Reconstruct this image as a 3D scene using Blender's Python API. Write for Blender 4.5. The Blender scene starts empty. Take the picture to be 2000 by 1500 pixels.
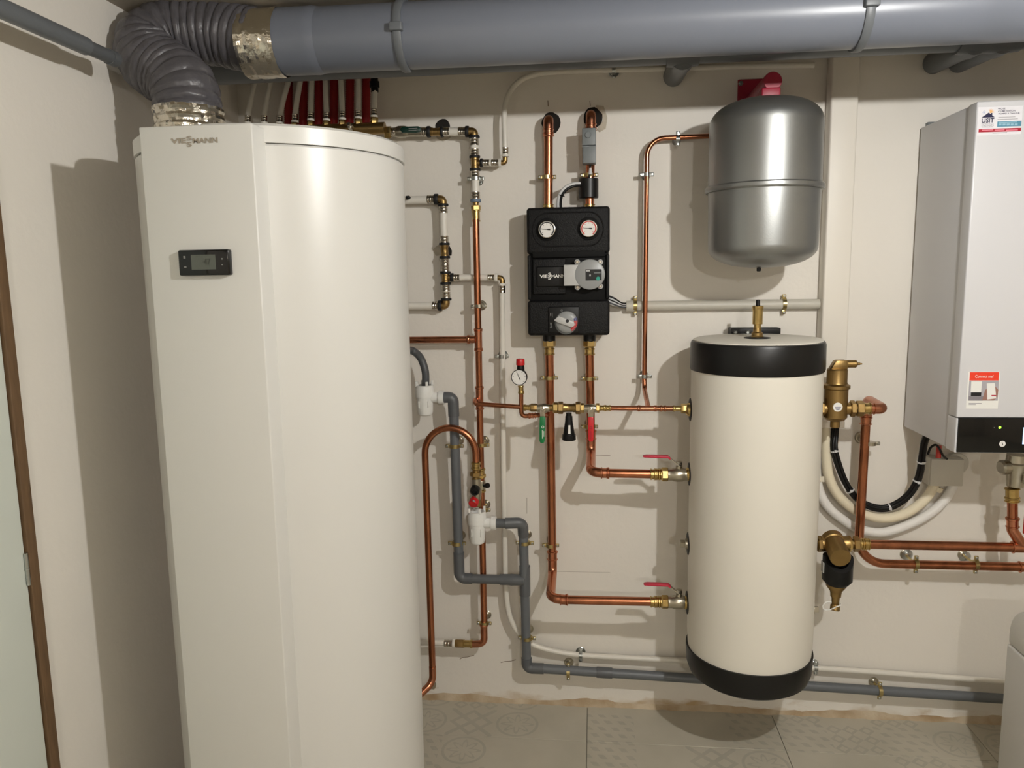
import bpy, bmesh, math, random
from mathutils import Vector, Matrix
random.seed(7)
SC = bpy.context.scene
COL = SC.collection

# ------------------------------------------------------------------ camera
FOC = 1500.0                                   # focal length in pixels of the 2000 x 1500 frame
F_ = Vector((160, -215, 1500)).normalized()
D_ = Vector((170, (2250000 + 27200) / 215, 1500)).normalized()
R_ = D_.cross(F_)
CAM = Vector((0, -2.6, 1.545))
AX = (R_, F_, -D_)                             # room axes seen in camera axes
def col_(i): return Vector((AX[0][i], AX[1][i], AX[2][i]))
xr, yu, zb = col_(0), -col_(1), -col_(2)
cd = bpy.data.cameras.new('camera'); cam = bpy.data.objects.new('camera', cd); COL.objects.link(cam)
cam.matrix_world = Matrix(((xr.x, yu.x, zb.x, CAM.x), (xr.y, yu.y, zb.y, CAM.y), (xr.z, yu.z, zb.z, CAM.z), (0, 0, 0, 1)))
cd.sensor_fit = 'HORIZONTAL'; cd.sensor_width = 36; cd.lens = 36 * FOC / 2000; cd.clip_start = .02
SC.camera = cam

# ------------------------------------------------------------------ light and exposure
LAMP_A = Vector((.80, -1.89, 2.08)); POWER_A = 58.0; COLOR_A = (1.0, .985, .955); RAD_A = .024
LAMP_B = Vector((.55, -4.70, 2.08)); POWER_B = 52.0; COLOR_B = (1.0, .97, .92); RAD_B = .04
w_ = bpy.data.worlds.new('world'); SC.world = w_; w_.use_nodes = True
w_.node_tree.nodes['Background'].inputs[0].default_value = (.9, .95, 1, 1)
w_.node_tree.nodes['Background'].inputs[1].default_value = .02
vs = SC.view_settings
vs.view_transform = 'Standard'; vs.look = 'None'; vs.exposure = 0.30; vs.gamma = 1.0; vs.use_curve_mapping = False

# ------------------------------------------------------------------ measuring helpers: a picture point at distance w from the back wall (wall face y = 0)
def ray(px, py):
    c = Vector((px - 1000, py - 750, FOC)); return Vector((AX[0].dot(c), AX[1].dot(c), AX[2].dot(c)))
def P(px, py, w):
    d = ray(px, py); return CAM + d * ((-w - CAM.y) / d.y)
def PX(px, py, X):
    d = ray(px, py); return CAM + d * ((X - CAM.x) / d.x)
def PZ(px, py, Z):
    d = ray(px, py); return CAM + d * ((Z - CAM.z) / d.z)
def rect(x0, y0, x1, y1, w):
    xm, ym = (x0 + x1) / 2, (y0 + y1) / 2
    return P(x0, ym, w).x, P(x1, ym, w).x, P(xm, y1, w).z, P(xm, y0, w).z
V = Vector
XA, YA, ZA = V((1, 0, 0)), V((0, 1, 0)), V((0, 0, 1))

# ------------------------------------------------------------------ materials
def lin(c):
    return tuple((v / 12.92 if v <= .04045 else ((v + .055) / 1.055) ** 2.4) for v in (x / 255 for x in c))
MATS = {}
def mat(name, rgb, rough=.5, metal=0.0, var=0.0, vscale=8, bump=0.0, bscale=80, spec=.5, coat=0.0, emit=None, es=0.0, var2=None, stretch=None):
    m = bpy.data.materials.new(name); m.use_nodes = True; nt = m.node_tree; N = nt.nodes; L = nt.links
    b = N['Principled BSDF']; c = lin(rgb) + (1,)
    b.inputs['Base Color'].default_value = c; b.inputs['Roughness'].default_value = rough; b.inputs['Metallic'].default_value = metal
    b.inputs['Specular IOR Level'].default_value = spec; b.inputs['Coat Weight'].default_value = coat
    if emit:
        b.inputs['Emission Color'].default_value = lin(emit) + (1,); b.inputs['Emission Strength'].default_value = es
    g = N.new('ShaderNodeNewGeometry')
    vec = g.outputs['Position']
    if stretch:
        mp = N.new('ShaderNodeMapping'); mp.inputs['Scale'].default_value = stretch; L.new(vec, mp.inputs['Vector']); vec = mp.outputs['Vector']
    if var:
        n = N.new('ShaderNodeTexNoise'); n.inputs['Scale'].default_value = vscale; n.inputs['Detail'].default_value = 5; L.new(vec, n.inputs['Vector'])
        r = N.new('ShaderNodeValToRGB'); L.new(n.outputs['Fac'], r.inputs['Fac'])
        lo = tuple(max(0, v * (1 - var)) for v in c[:3]) if var2 is None else lin(var2)
        r.color_ramp.elements[0].position = .3; r.color_ramp.elements[1].position = .7
        r.color_ramp.elements[0].color = lo + (1,); r.color_ramp.elements[1].color = c
        L.new(r.outputs['Color'], b.inputs['Base Color'])
    if bump:
        n2 = N.new('ShaderNodeTexNoise'); n2.inputs['Scale'].default_value = bscale; n2.inputs['Detail'].default_value = 4; L.new(vec, n2.inputs['Vector'])
        bp = N.new('ShaderNodeBump'); bp.inputs['Strength'].default_value = bump; bp.inputs['Distance'].default_value = .004
        L.new(n2.outputs['Fac'], bp.inputs['Height']); L.new(bp.outputs['Normal'], b.inputs['Normal'])
    MATS[name] = m; return m

def wall_mat(name, rgb, stain):
    m = mat(name, rgb, .75, var=.06, vscale=1.6, bump=.25, bscale=45, spec=.25)
    if not stain: return m
    nt = m.node_tree; N = nt.nodes; L = nt.links; b = N['Principled BSDF']
    src = b.inputs['Base Color'].links[0].from_socket
    g = N.new('ShaderNodeNewGeometry'); sx = N.new('ShaderNodeSeparateXYZ'); L.new(g.outputs['Position'], sx.inputs[0])
    mp = N.new('ShaderNodeMapping'); mp.inputs['Scale'].default_value = (6, 6, 14); L.new(g.outputs['Position'], mp.inputs['Vector'])
    n = N.new('ShaderNodeTexNoise'); n.inputs['Scale'].default_value = 1.5; n.inputs['Detail'].default_value = 7; L.new(mp.outputs[0], n.inputs['Vector'])
    ma = N.new('ShaderNodeMath'); ma.operation = 'MULTIPLY_ADD'; ma.inputs[1].default_value = -.16; L.new(n.outputs['Fac'], ma.inputs[0]); L.new(sx.outputs['Z'], ma.inputs[2])
    mr = N.new('ShaderNodeMapRange'); mr.inputs['From Min'].default_value = -.075; mr.inputs['From Max'].default_value = -.045; mr.inputs['To Min'].default_value = 1; mr.inputs['To Max'].default_value = 0
    L.new(ma.outputs[0], mr.inputs['Value'])
    nb = N.new('ShaderNodeTexNoise'); nb.inputs['Scale'].default_value = 5.0; nb.inputs['Detail'].default_value = 6; L.new(g.outputs['Position'], nb.inputs['Vector'])
    mk = N.new('ShaderNodeMapRange'); mk.inputs['From Min'].default_value = .42; mk.inputs['From Max'].default_value = .60; mk.inputs['To Min'].default_value = .25; mk.inputs['To Max'].default_value = 1; L.new(nb.outputs['Fac'], mk.inputs['Value'])
    mm = N.new('ShaderNodeMath'); mm.operation = 'MULTIPLY'; L.new(mr.outputs['Result'], mm.inputs[0]); L.new(mk.outputs['Result'], mm.inputs[1])
    mx = N.new('ShaderNodeMix'); mx.data_type = 'RGBA'; L.new(mm.outputs[0], mx.inputs['Factor']); L.new(src, mx.inputs[6]); mx.inputs[7].default_value = lin((184, 160, 124)) + (1,)
    L.new(mx.outputs[2], b.inputs['Base Color']); return m

wall_mat('wall_paint', (234, 229, 220), True)
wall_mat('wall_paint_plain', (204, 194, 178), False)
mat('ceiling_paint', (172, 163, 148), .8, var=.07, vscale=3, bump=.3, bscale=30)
mat('mortar', (206, 192, 168), .9, var=.4, var2=(158, 132, 98), vscale=9, bump=.8, bscale=60)
mat('door_white', (214, 220, 212), .45)
mat('mdf_brown', (112, 86, 58), .7, var=.3, vscale=18, stretch=(6, 6, 1))
mat('lacquer', (215, 214, 209), .33, bump=.03, bscale=500)
mat('lacquer_dim', (205, 203, 199), .45)
mat('boiler_white', (209, 209, 212), .30)
mat('gloss_black', (9, 10, 11), .08)
mat('lcd', (88, 92, 84), .25)
mat('lcd_ink', (60, 63, 56), .4)
mat('print_grey', (160, 150, 135), .5)
mat('icon_grey', (120, 120, 118), .5)
mat('copper', (196, 128, 94), .24, 1.0, var=.38, vscale=14, bump=.05, bscale=30, stretch=(2, 2, .7))
mat('copper_fit', (204, 136, 104), .26, 1.0, var=.22, vscale=30)
mat('brass', (204, 176, 114), .27, 1.0, var=.2, vscale=30)
mat('brass_matt', (164, 136, 88), .38, 1.0, var=.18, vscale=25, bump=.08, bscale=200)
mat('nickel', (190, 184, 168), .3, 1.0, var=.15, vscale=30)
mat('steel', (196, 190, 178), .2, 1.0, var=.12, vscale=40)
mat('zinc', (196, 200, 198), .28, 1.0, var=.2, vscale=60)
mat('zinc_yellow', (198, 180, 128), .3, 1.0, var=.25, vscale=60)
mat('vessel_grey', (150, 152, 151), .36, .85, var=.05, vscale=5, bump=.04, bscale=300)
mat('pvc_blue', (114, 119, 130), .33, var=.05, vscale=3)
mat('pvc_dark', (92, 95, 98), .4, var=.08, vscale=6)
mat('pvc_mid', (102, 106, 110), .42, var=.07, vscale=6)
mat('conduit_grey', (196, 192, 180), .45)
mat('hose_grey', (78, 81, 84), .45)
mat('duct_fabric', (92, 90, 94), .36, var=.25, vscale=14, bump=1.0, bscale=30)
mat('foil', (226, 220, 206), .2, 1.0, bump=.6, bscale=70)
mat('pex', (226, 222, 212), .4)
mat('white_plastic', (232, 232, 228), .38)
mat('trunk_white', (232, 226, 215), .45)
mat('cream_foam', (232, 222, 196), .75, bump=.3, bscale=60)
mat('white_foam', (236, 234, 230), .55, bump=.7, bscale=45)
mat('black_plastic', (12, 12, 13), .42, spec=.35)
mat('black_rubber', (16, 16, 17), .6)
mat('epp_black', (9, 9, 10), .55, spec=.3, bump=.5, bscale=260)
mat('epp_recess', (6, 6, 6), .7, spec=.25)
mat('black_vinyl', (11, 11, 12), .38, spec=.4, bump=.06, bscale=30)
mat('tank_skin', (226, 222, 211), .5, bump=.12, bscale=14)
mat('red_plastic', (196, 28, 34), .4)
mat('red_dark', (150, 24, 50), .45)
mat('red_sheath', (150, 16, 20), .55)
mat('lever_red', (186, 34, 62), .4)
mat('green_plastic', (8, 116, 62), .38)
mat('green_dark', (10, 48, 38), .38)
mat('plastic_grey', (112, 117, 118), .42)
mat('dial_grey', (150, 152, 152), .35)
mat('dial_light', (188, 188, 186), .35)
mat('dial_white', (232, 230, 226), .4)
mat('dial_red', (196, 60, 50), .4)
mat('teal', (20, 150, 132), .35)
mat('blue_dark', (40, 46, 110), .4)
mat('ring_blue', (104, 120, 138), .45)
mat('white_print', (232, 230, 224), .5)
mat('ink', (18, 18, 22), .5)
mat('sticker_white', (228, 227, 232), .4)
mat('navy', (24, 24, 66), .45)
mat('sticker_blue', (86, 142, 166), .4)
mat('sticker_blue_pale', (150, 190, 208), .4)
mat('sticker_red', (170, 24, 48), .4)
mat('sticker_pink', (232, 150, 164), .4)
mat('sun_orange', (232, 178, 110), .5)
mat('flake_blue', (160, 172, 206), .5)
mat('orange_red', (232, 62, 36), .4)
mat('photo_grey', (168, 166, 172), .5)
mat('photo_floor', (128, 124, 130), .5)
mat('skin_print', (150, 112, 100), .5)
mat('text_grey', (150, 148, 152), .5)
mat('led_green', (150, 255, 60), .4, emit=(120, 255, 40), es=5)
mat('screen_lit', (190, 215, 255), .3, emit=(170, 205, 255), es=1.2)
mat('hole_dark', (28, 24, 20), .9)
mat('patch_plaster', (206, 196, 178), .9, var=.25, vscale=40, bump=.8, bscale=60)
mat('tie_white', (206, 206, 206), .45)
mat('lamp_glow', (255, 255, 255), .5)
mat('lamp_body', (235, 235, 232), .4)
mat('grout', (104, 98, 86), .9)

def tile_mat():
    m = bpy.data.materials.new('tile'); m.use_nodes = True; nt = m.node_tree; N = nt.nodes; L = nt.links; b = N['Principled BSDF']
    def math_(op, a, c=None, d=None):
        n = N.new('ShaderNodeMath'); n.operation = op
        for i, v in enumerate((a, c, d)):
            if v is None: continue
            if isinstance(v, (int, float)): n.inputs[i].default_value = v
            else: L.new(v, n.inputs[i])
        return n.outputs[0]
    g = N.new('ShaderNodeNewGeometry'); s = N.new('ShaderNodeSeparateXYZ'); L.new(g.outputs['Position'], s.inputs[0])
    q = .16125
    u = math_('DIVIDE', math_('ADD', s.outputs['X'], .025 + 20 * q), q); v = math_('DIVIDE', math_('ADD', s.outputs['Y'], .217 + 60 * q), q)
    cu, cv = math_('FLOOR', u), math_('FLOOR', v)
    x = math_('SUBTRACT', math_('FRACT', u), .5); y = math_('SUBTRACT', math_('FRACT', v), .5)
    cx = N.new('ShaderNodeCombineXYZ'); L.new(cu, cx.inputs[0]); L.new(cv, cx.inputs[1])
    wn = N.new('ShaderNodeTexWhiteNoise'); wn.noise_dimensions = '2D'; L.new(cx.outputs[0], wn.inputs['Vector'])
    rnd = wn.outputs['Value']
    ax, ay = math_('ABSOLUTE', x), math_('ABSOLUTE', y)
    r = math_('SQRT', math_('ADD', math_('MULTIPLY', x, x), math_('MULTIPLY', y, y)))
    th = math_('ARCTAN2', y, x)
    pet = math_('MULTIPLY', math_('COSINE', math_('MULTIPLY', th, 8)), .09)
    ringA = math_('LESS_THAN', math_('ABSOLUTE', math_('SUBTRACT', r, .43)), .03)
    ringB = math_('LESS_THAN', math_('ABSOLUTE', math_('SUBTRACT', r, math_('ADD', pet, .23))), .04)
    p1 = math_('MAXIMUM', ringA, ringB)
    dm = math_('ADD', math_('ABSOLUTE', math_('SUBTRACT', math_('FRACT', math_('MULTIPLY', u, 3)), .5)), math_('ABSOLUTE', math_('SUBTRACT', math_('FRACT', math_('MULTIPLY', v, 3)), .5)))
    p2 = math_('LESS_THAN', math_('ABSOLUTE', math_('SUBTRACT', dm, .38)), .12)
    cr = math_('LESS_THAN', math_('ABSOLUTE', math_('SUBTRACT', ax, ay)), .07)
    cross_ = math_('LESS_THAN', math_('ABSOLUTE', math_('SUBTRACT', math_('ADD', ax, ay), .42)), .06)
    p3 = math_('MAXIMUM', cr, cross_)
    hx = math_('GREATER_THAN', math_('SINE', math_('ADD', math_('MULTIPLY', u, 22), math_('MULTIPLY', v, 13))), .1)
    hy = math_('GREATER_THAN', math_('SINE', math_('MULTIPLY', v, 26)), -.1)
    p4 = math_('MULTIPLY', hx, hy)
    def band(lo, hi): return math_('MULTIPLY', math_('GREATER_THAN', rnd, lo), math_('LESS_THAN', rnd, hi))
    pat = math_('ADD', math_('ADD', math_('MULTIPLY', p1, band(.30, .42)), math_('MULTIPLY', p2, band(.42, .6))), math_('ADD', math_('MULTIPLY', p3, band(.6, .76)), math_('MULTIPLY', p4, band(.76, 1.01))))
    n = N.new('ShaderNodeTexNoise'); n.inputs['Scale'].default_value = 14; n.inputs['Detail'].default_value = 6; L.new(g.outputs['Position'], n.inputs['Vector'])
    wear = math_('MULTIPLY', pat, math_('ADD', .25, n.outputs['Fac']))
    fac = math_('MULTIPLY', wear, .42)
    n2 = N.new('ShaderNodeTexNoise'); n2.inputs['Scale'].default_value = 4; n2.inputs['Detail'].default_value = 6; L.new(g.outputs['Position'], n2.inputs['Vector'])
    base = N.new('ShaderNodeValToRGB'); L.new(n2.outputs['Fac'], base.inputs['Fac'])
    base.color_ramp.elements[0].position = .3; base.color_ramp.elements[1].position = .7
    base.color_ramp.elements[0].color = lin((176, 171, 155)) + (1,); base.color_ramp.elements[1].color = lin((194, 188, 172)) + (1,)
    shade = N.new('ShaderNodeMix'); shade.data_type = 'RGBA'; L.new(fac, shade.inputs['Factor']); L.new(base.outputs[0], shade.inputs[6]); shade.inputs[7].default_value = lin((140, 137, 128)) + (1,)
    L.new(shade.outputs[2], b.inputs['Base Color']); b.inputs['Roughness'].default_value = .5
    MATS['tile'] = m
tile_mat()

# ------------------------------------------------------------------ mesh helpers
def frame(ax):
    ax = V(ax).normalized(); t = V((0, 0, 1)) if abs(ax.z) < .9 else V((1, 0, 0))
    u = ax.cross(t).normalized(); return ax, u, ax.cross(u).normalized()
def fillet(pts, rad, n=7):
    pts = [V(p) for p in pts]; out = [pts[0]]
    for i in range(1, len(pts) - 1):
        a, b, c = pts[i - 1], pts[i], pts[i + 1]
        d1, d2 = (a - b), (c - b); l1, l2 = d1.length, d2.length; d1.normalize(); d2.normalize()
        ang = d1.angle(d2)
        if ang > math.pi - .01: out.append(b); continue
        rr = rad[i - 1] if isinstance(rad, (list, tuple)) else rad
        t = min(rr / math.tan(ang / 2), l1 * .49, l2 * .49)
        p, q = b + d1 * t, b + d2 * t
        ce = b + (d1 + d2).normalized() * (t / math.cos(ang / 2)); r0 = (p - ce).length
        for k in range(n + 1):
            s = k / n; v = (p - ce).lerp(q - ce, s)
            e1, e2 = (p - ce).normalized(), (q - ce).normalized(); om = e1.angle(e2)
            v = (e1 * math.sin((1 - s) * om) + e2 * math.sin(s * om)) / math.sin(om) * r0
            out.append(ce + v)
    out.append(pts[-1]); return out
def spline(pts, n=8):
    pts = [V(p) for p in pts]; e = [pts[0] * 2 - pts[1]] + pts + [pts[-1] * 2 - pts[-2]]; out = []
    for i in range(1, len(e) - 2):
        for k in range(n):
            t = k / n; a, b, c, d = e[i - 1], e[i], e[i + 1], e[i + 2]
            out.append(.5 * ((2 * b) + (c - a) * t + (2 * a - 5 * b + 4 * c - d) * t * t + (3 * b - a - 3 * c + d) * t ** 3))
    out.append(pts[-1]); return out
class MB:
    def __init__(s): s.v = []; s.f = []
    def tube(s, pts, r, seg=16, caps=True):
        pts = [V(p) for p in pts]; n = len(pts); t0 = (pts[1] - pts[0]).normalized(); _, u, w = frame(t0); base = len(s.v); prev = t0
        for i, p in enumerate(pts):
            t = ((pts[min(i + 1, n - 1)] - pts[i]).normalized() + (pts[i] - pts[max(i - 1, 0)]).normalized())
            if t.length < 1e-6: t = prev.copy()
            t.normalize(); q = prev.rotation_difference(t); u = (q @ u).normalized(); u = (u - t * u.dot(t)).normalized(); w = t.cross(u); prev = t
            rr = r[i] if isinstance(r, (list, tuple)) else r
            for k in range(seg):
                a = 2 * math.pi * k / seg; s.v.append(p + (u * math.cos(a) + w * math.sin(a)) * rr)
        for i in range(n - 1):
            for k in range(seg):
                a = base + i * seg + k; b = base + i * seg + (k + 1) % seg; s.f.append((a, b, b + seg, a + seg))
        if caps:
            s.f.append(tuple(base + k for k in reversed(range(seg)))); s.f.append(tuple(base + (n - 1) * seg + k for k in range(seg)))
        return s
    def lathe(s, p0, ax, prof, seg=28, phase=0.0, caps=True):
        ax, u, w = frame(ax); p0 = V(p0); base = len(s.v)
        for t, r in prof:
            for k in range(seg):
                a = 2 * math.pi * k / seg + phase; s.v.append(p0 + ax * t + (u * math.cos(a) + w * math.sin(a)) * max(r, 1e-5))
        for i in range(len(prof) - 1):
            for k in range(seg):
                a = base + i * seg + k; b = base + i * seg + (k + 1) % seg; s.f.append((a, b, b + seg, a + seg))
        if caps:
            s.f.append(tuple(base + k for k in reversed(range(seg)))); m = base + (len(prof) - 1) * seg; s.f.append(tuple(m + k for k in range(seg)))
        return s
    def add_bm(s, bm):
        base = len(s.v); bm.verts.index_update()
        for v in bm.verts: s.v.append(v.co.copy())
        for f in bm.faces: s.f.append(tuple(base + v.index for v in f.verts))
        bm.free(); return s
    def box(s, x0, x1, y0, y1, z0, z1, bev=0.0, seg=3, mtx=None):
        bm = bmesh.new(); bmesh.ops.create_cube(bm, size=1)
        for v in bm.verts: v.co = V(((x0 + x1) / 2 + v.co.x * (x1 - x0), (y0 + y1) / 2 + v.co.y * (y1 - y0), (z0 + z1) / 2 + v.co.z * (z1 - z0)))
        if bev: bmesh.ops.bevel(bm, geom=list(bm.edges), offset=bev, segments=seg, affect='EDGES', profile=.5, clamp_overlap=True)
        if mtx is not None: bmesh.ops.transform(bm, matrix=mtx, verts=bm.verts)
        return s.add_bm(bm)
    def prism(s, poly, o, u, v, d, bev=0.0):
        """poly: 2d points in (u, v) from o, extruded by the vector d"""
        bm = bmesh.new(); o, u, v, d = V(o), V(u), V(v), V(d)
        vs_ = [bm.verts.new(o + u * a + v * b) for a, b in poly]; f = bm.faces.new(vs_)
        r = bmesh.ops.extrude_face_region(bm, geom=[f]); bmesh.ops.translate(bm, vec=d, verts=[e for e in r['geom'] if isinstance(e, bmesh.types.BMVert)])
        bmesh.ops.recalc_face_normals(bm, faces=bm.faces)
        if bev: bmesh.ops.bevel(bm, geom=list(bm.edges), offset=bev, segments=2, affect='EDGES', profile=.5, clamp_overlap=True)
        return s.add_bm(bm)
    def ring(s, p, ax, R, r, seg=28, ts=10):
        return s.lathe(p, ax, [(math.sin(2 * math.pi * k / ts) * r, R - math.cos(2 * math.pi * k / ts) * r) for k in range(ts + 1)], seg, caps=False)
LOC = {}
def obj(name, mb, m, parent=None, loc=None, ang=35):
    L = LOC[parent.name] if parent is not None else (V(loc) if loc is not None else V((0, 0, 0)))
    me = bpy.data.meshes.new(name); me.from_pydata([v - L for v in mb.v], [], mb.f); me.update()
    bm = bmesh.new(); bm.from_mesh(me); bmesh.ops.recalc_face_normals(bm, faces=bm.faces); bm.to_mesh(me); bm.free()
    me.materials.append(MATS[m] if isinstance(m, str) else m)
    for p in me.polygons: p.use_smooth = True
    me.set_sharp_from_angle(angle=math.radians(ang))
    o = bpy.data.objects.new(name, me); COL.objects.link(o)
    if parent is not None: o.parent = parent
    else: o.location = L
    LOC[o.name] = L; return o
def thing(name, label, cat, loc, group=None):
    o = bpy.data.objects.new(name, None); COL.objects.link(o); o.location = V(loc); o.empty_display_size = .03
    o['label'] = label; o['category'] = cat
    if group: o['group'] = group
    LOC[o.name] = V(loc); return o
def single(name, label, cat, mb, m, group=None, loc=None, ang=35):
    if loc is None:
        xs = [v.x for v in mb.v]; ys = [v.y for v in mb.v]; zs = [v.z for v in mb.v]; loc = V(((min(xs) + max(xs)) / 2, (min(ys) + max(ys)) / 2, min(zs)))
    o = obj(name, mb, m, None, loc, ang); o['label'] = label; o['category'] = cat
    if group: o['group'] = group
    return o
def struct(name, mb, m, ang=35):
    o = obj(name, mb, m, None, (0, 0, 0), ang); o['kind'] = 'structure'; return o

def lettering(parent, s, rc, w, m, name='lettering', depth=.0006, offset=0.0, rot=0):
    """flat letters on the plane at distance w, filling the picture rectangle rc"""
    X0, X1, Z0, Z1 = rc if len(rc) == 4 and rc[0] < 50 else rect(*rc, w)
    cu = bpy.data.curves.new('t', 'FONT'); cu.body = s; cu.size = 1; cu.offset = offset; cu.resolution_u = 3
    o = bpy.data.objects.new('t', cu); COL.objects.link(o)
    dg = bpy.context.evaluated_depsgraph_get(); me = bpy.data.meshes.new_from_object(o.evaluated_get(dg))
    vs2 = [V((v.co.x, v.co.y, 0)) for v in me.vertices]; fs = [tuple(p.vertices) for p in me.polygons]
    bpy.data.objects.remove(o); bpy.data.curves.remove(cu); bpy.data.meshes.remove(me)
    if rot: vs2 = [V((-v.y, v.x, 0)) for v in vs2]
    ax0, ax1 = min(v.x for v in vs2), max(v.x for v in vs2); ay0, ay1 = min(v.y for v in vs2), max(v.y for v in vs2)
    mb = MB()
    for v in vs2: mb.v.append(V((X0 + (v.x - ax0) / (ax1 - ax0) * (X1 - X0), -w - depth, Z0 + (v.y - ay0) / (ay1 - ay0) * (Z1 - Z0))))
    mb.f = fs
    L = LOC[parent.name]; me = bpy.data.meshes.new(name); me.from_pydata([v - L for v in mb.v], [], mb.f); me.update(); me.materials.append(MATS[m])
    ob = bpy.data.objects.new(name, me); COL.objects.link(ob); ob.parent = parent; LOC[ob.name] = L
    md = None
    return ob
def plate(parent, name, rc, w0, w1, m, bev=0.0):
    X0, X1, Z0, Z1 = rc if rc[0] < 50 and rc[2] < 50 else rect(*rc, w1)
    return obj(name, MB().box(X0, X1, -w1, -w0, Z0, Z1, bev), m, parent)
def disc(parent, name, px, py, w0, w1, r, m, seg=28, bev=.001):
    p = P(px, py, w1); q = V((p.x, -w0, p.z)); h = w1 - w0
    return obj(name, MB().lathe(q, (0, -1, 0), [(0, r), (h - bev, r), (h, r - bev)], seg), m, parent)

# profiles of pipe fittings along an axis; r is the bore pipe's outer radius
def pr_steel(l, r): 
    a = r * 1.12; g = r * 1.05; return [(0, r), (0, a), (l * .2, a), (l * .28, g), (l * .36, a), (l * .56, a), (l * .64, g), (l * .72, a), (l, a), (l, r)]
def pr_ring(l, r): return [(0, r), (0, r * 1.3), (l * .2, r * 1.38), (l * .8, r * 1.38), (l, r * 1.3), (l, r)]
def pr_plain(l, r): return [(0, r), (l, r)]
def pr_body(l, r): return [(0, r * .9), (0, r * 1.05), (l * .2, r * 1.05), (l * .25, r * .95), (l * .75, r * .95), (l * .8, r * 1.05), (l, r * 1.05), (l, r * .9)]
def pr_press(l, r):
    b = min(.005, l * .3); return [(0, r), (0, r * 1.16), (b * .3, r * 1.3), (b * .7, r * 1.3), (b, r * 1.12), (l - b, r * 1.12), (l - b * .7, r * 1.3), (l - b * .3, r * 1.3), (l, r * 1.16), (l, r)]
def pr_bead(l, r): return [(0, r), (0, r * 1.15), (l * .3, r * 1.34), (l * .7, r * 1.34), (l, r * 1.15), (l, r)]
def pr_fat(l, r): return [(0, r), (0, r * 1.25), (l * .1, r * 1.32), (l * .9, r * 1.32), (l, r * 1.25), (l, r)]
def pr_socket(l, r): return [(0, r), (0, r * 1.12), (l * .06, r * 1.16), (l * .94, r * 1.16), (l, r * 1.12), (l, r)]
KIND = {'steel': ('press_sleeve', 'steel', pr_steel), 'white': ('pipe_section', 'pex', pr_plain), 'black': ('retaining_ring', 'black_rubber', pr_ring),
        'wring': ('retaining_ring', 'pex', pr_ring), 'blue': ('retaining_ring', 'ring_blue', pr_ring), 'brass': ('fitting_body', 'brass_matt', pr_body),
        'bright': ('press_adapter', 'brass', pr_press), 'bbead': ('press_bead', 'brass', pr_bead), 'copper': ('pipe_section', 'copper', pr_plain),
        'press': ('press_coupling', 'copper_fit', pr_press), 'bead': ('press_bead', 'copper_fit', pr_bead), 'nickel': ('valve_body', 'nickel', pr_fat),
        'nut': ('union_nut', 'brass_matt', None), 'nutb': ('union_nut', 'brass', None), 'nutn': ('union_nut', 'nickel', None),
        'sock': ('pipe_socket', 'pvc_dark', pr_socket), 'pvc': ('pipe_section', 'pvc_dark', pr_plain)}
def fit(parent, kind, a, b, r):
    nm, m, pf = KIND[kind]; a, b = V(a), V(b); l = (b - a).length
    if pf is None: return obj(nm, MB().lathe(a, b - a, [(0, r * 1.15), (0, r * 1.38), (l * .12, r * 1.5), (l * .88, r * 1.5), (l, r * 1.38), (l, r * 1.15)], 6, phase=.3), m, parent, ang=25)
    return obj(nm, MB().lathe(a, b - a, pf(l, r), 24), m, parent)
def chain(parent, A, B, w, r, items, wb=None):
    """items (kind, from, to[, r]) measured in the picture along the line A-B; y when the line is upright, x when level"""
    up = abs(B[1] - A[1]) > abs(B[0] - A[0])
    def at(t):
        s = (t - A[1]) / (B[1] - A[1]) if up else (t - A[0]) / (B[0] - A[0])
        return P(A[0] + (B[0] - A[0]) * s, A[1] + (B[1] - A[1]) * s, w + ((wb - w) * s if wb is not None else 0))
    return [fit(parent, it[0], at(it[1]), at(it[2]), it[3] if len(it) > 3 else r) for it in items]
def bent(parent, name, m, pts, r, bend, seg=18):
    return obj(name, MB().tube(fillet(pts, bend), r, seg), m, parent)
def clamp(px, py, w, r, label, up=True, m='zinc_yellow', ros=.017, group='pipe clamps on the back wall', dz=0.0):
    p = P(px, py, w); t = thing('pipe_clamp', label, 'clamp', (p.x, 0, p.z), group)
    ax = ZA if up else XA; side = XA if up else ZA
    obj('band', MB().lathe(p - ax * .006, ax, [(0, r * 1.01), (0, r + .0022), (.012, r + .0022), (.012, r * 1.01)], 24), m, t)
    for s in (-1, 1):
        c = p + side * s * (r + .0075)
        e = MB()
        if up: e.box(c.x - .0075, c.x + .0075, c.y - .004, c.y + .004, c.z - .006, c.z + .006, .002)
        else: e.box(c.x - .006, c.x + .006, c.y - .004, c.y + .004, c.z - .0075, c.z + .0075, .002)
        ear = obj('ear', e, m, t)
        obj('screw', MB().lathe(c + side * s * .002 + V((0, .008, 0)), (0, -1, 0), [(0, .0028), (.011, .0028), (.011, .0042), (.0135, .0042), (.0145, .003)], 12), 'zinc', ear)
    if w > r + .006:
        obj('rod', MB().lathe((p.x, -.001, p.z), (0, -1, 0), [(0, .004), (max(.002, w - r), .004)], 10), m, t)
        obj('wall_rosette', MB().lathe((p.x, 0, p.z), (0, -1, 0), [(0, ros), (.0025, ros), (.0045, ros * .85), (.004, ros * .7), (.006, ros * .5), (.010, ros * .35), (.010, .004)], 24), m if m != 'zinc_yellow' else 'nickel', t)
    return t

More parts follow.
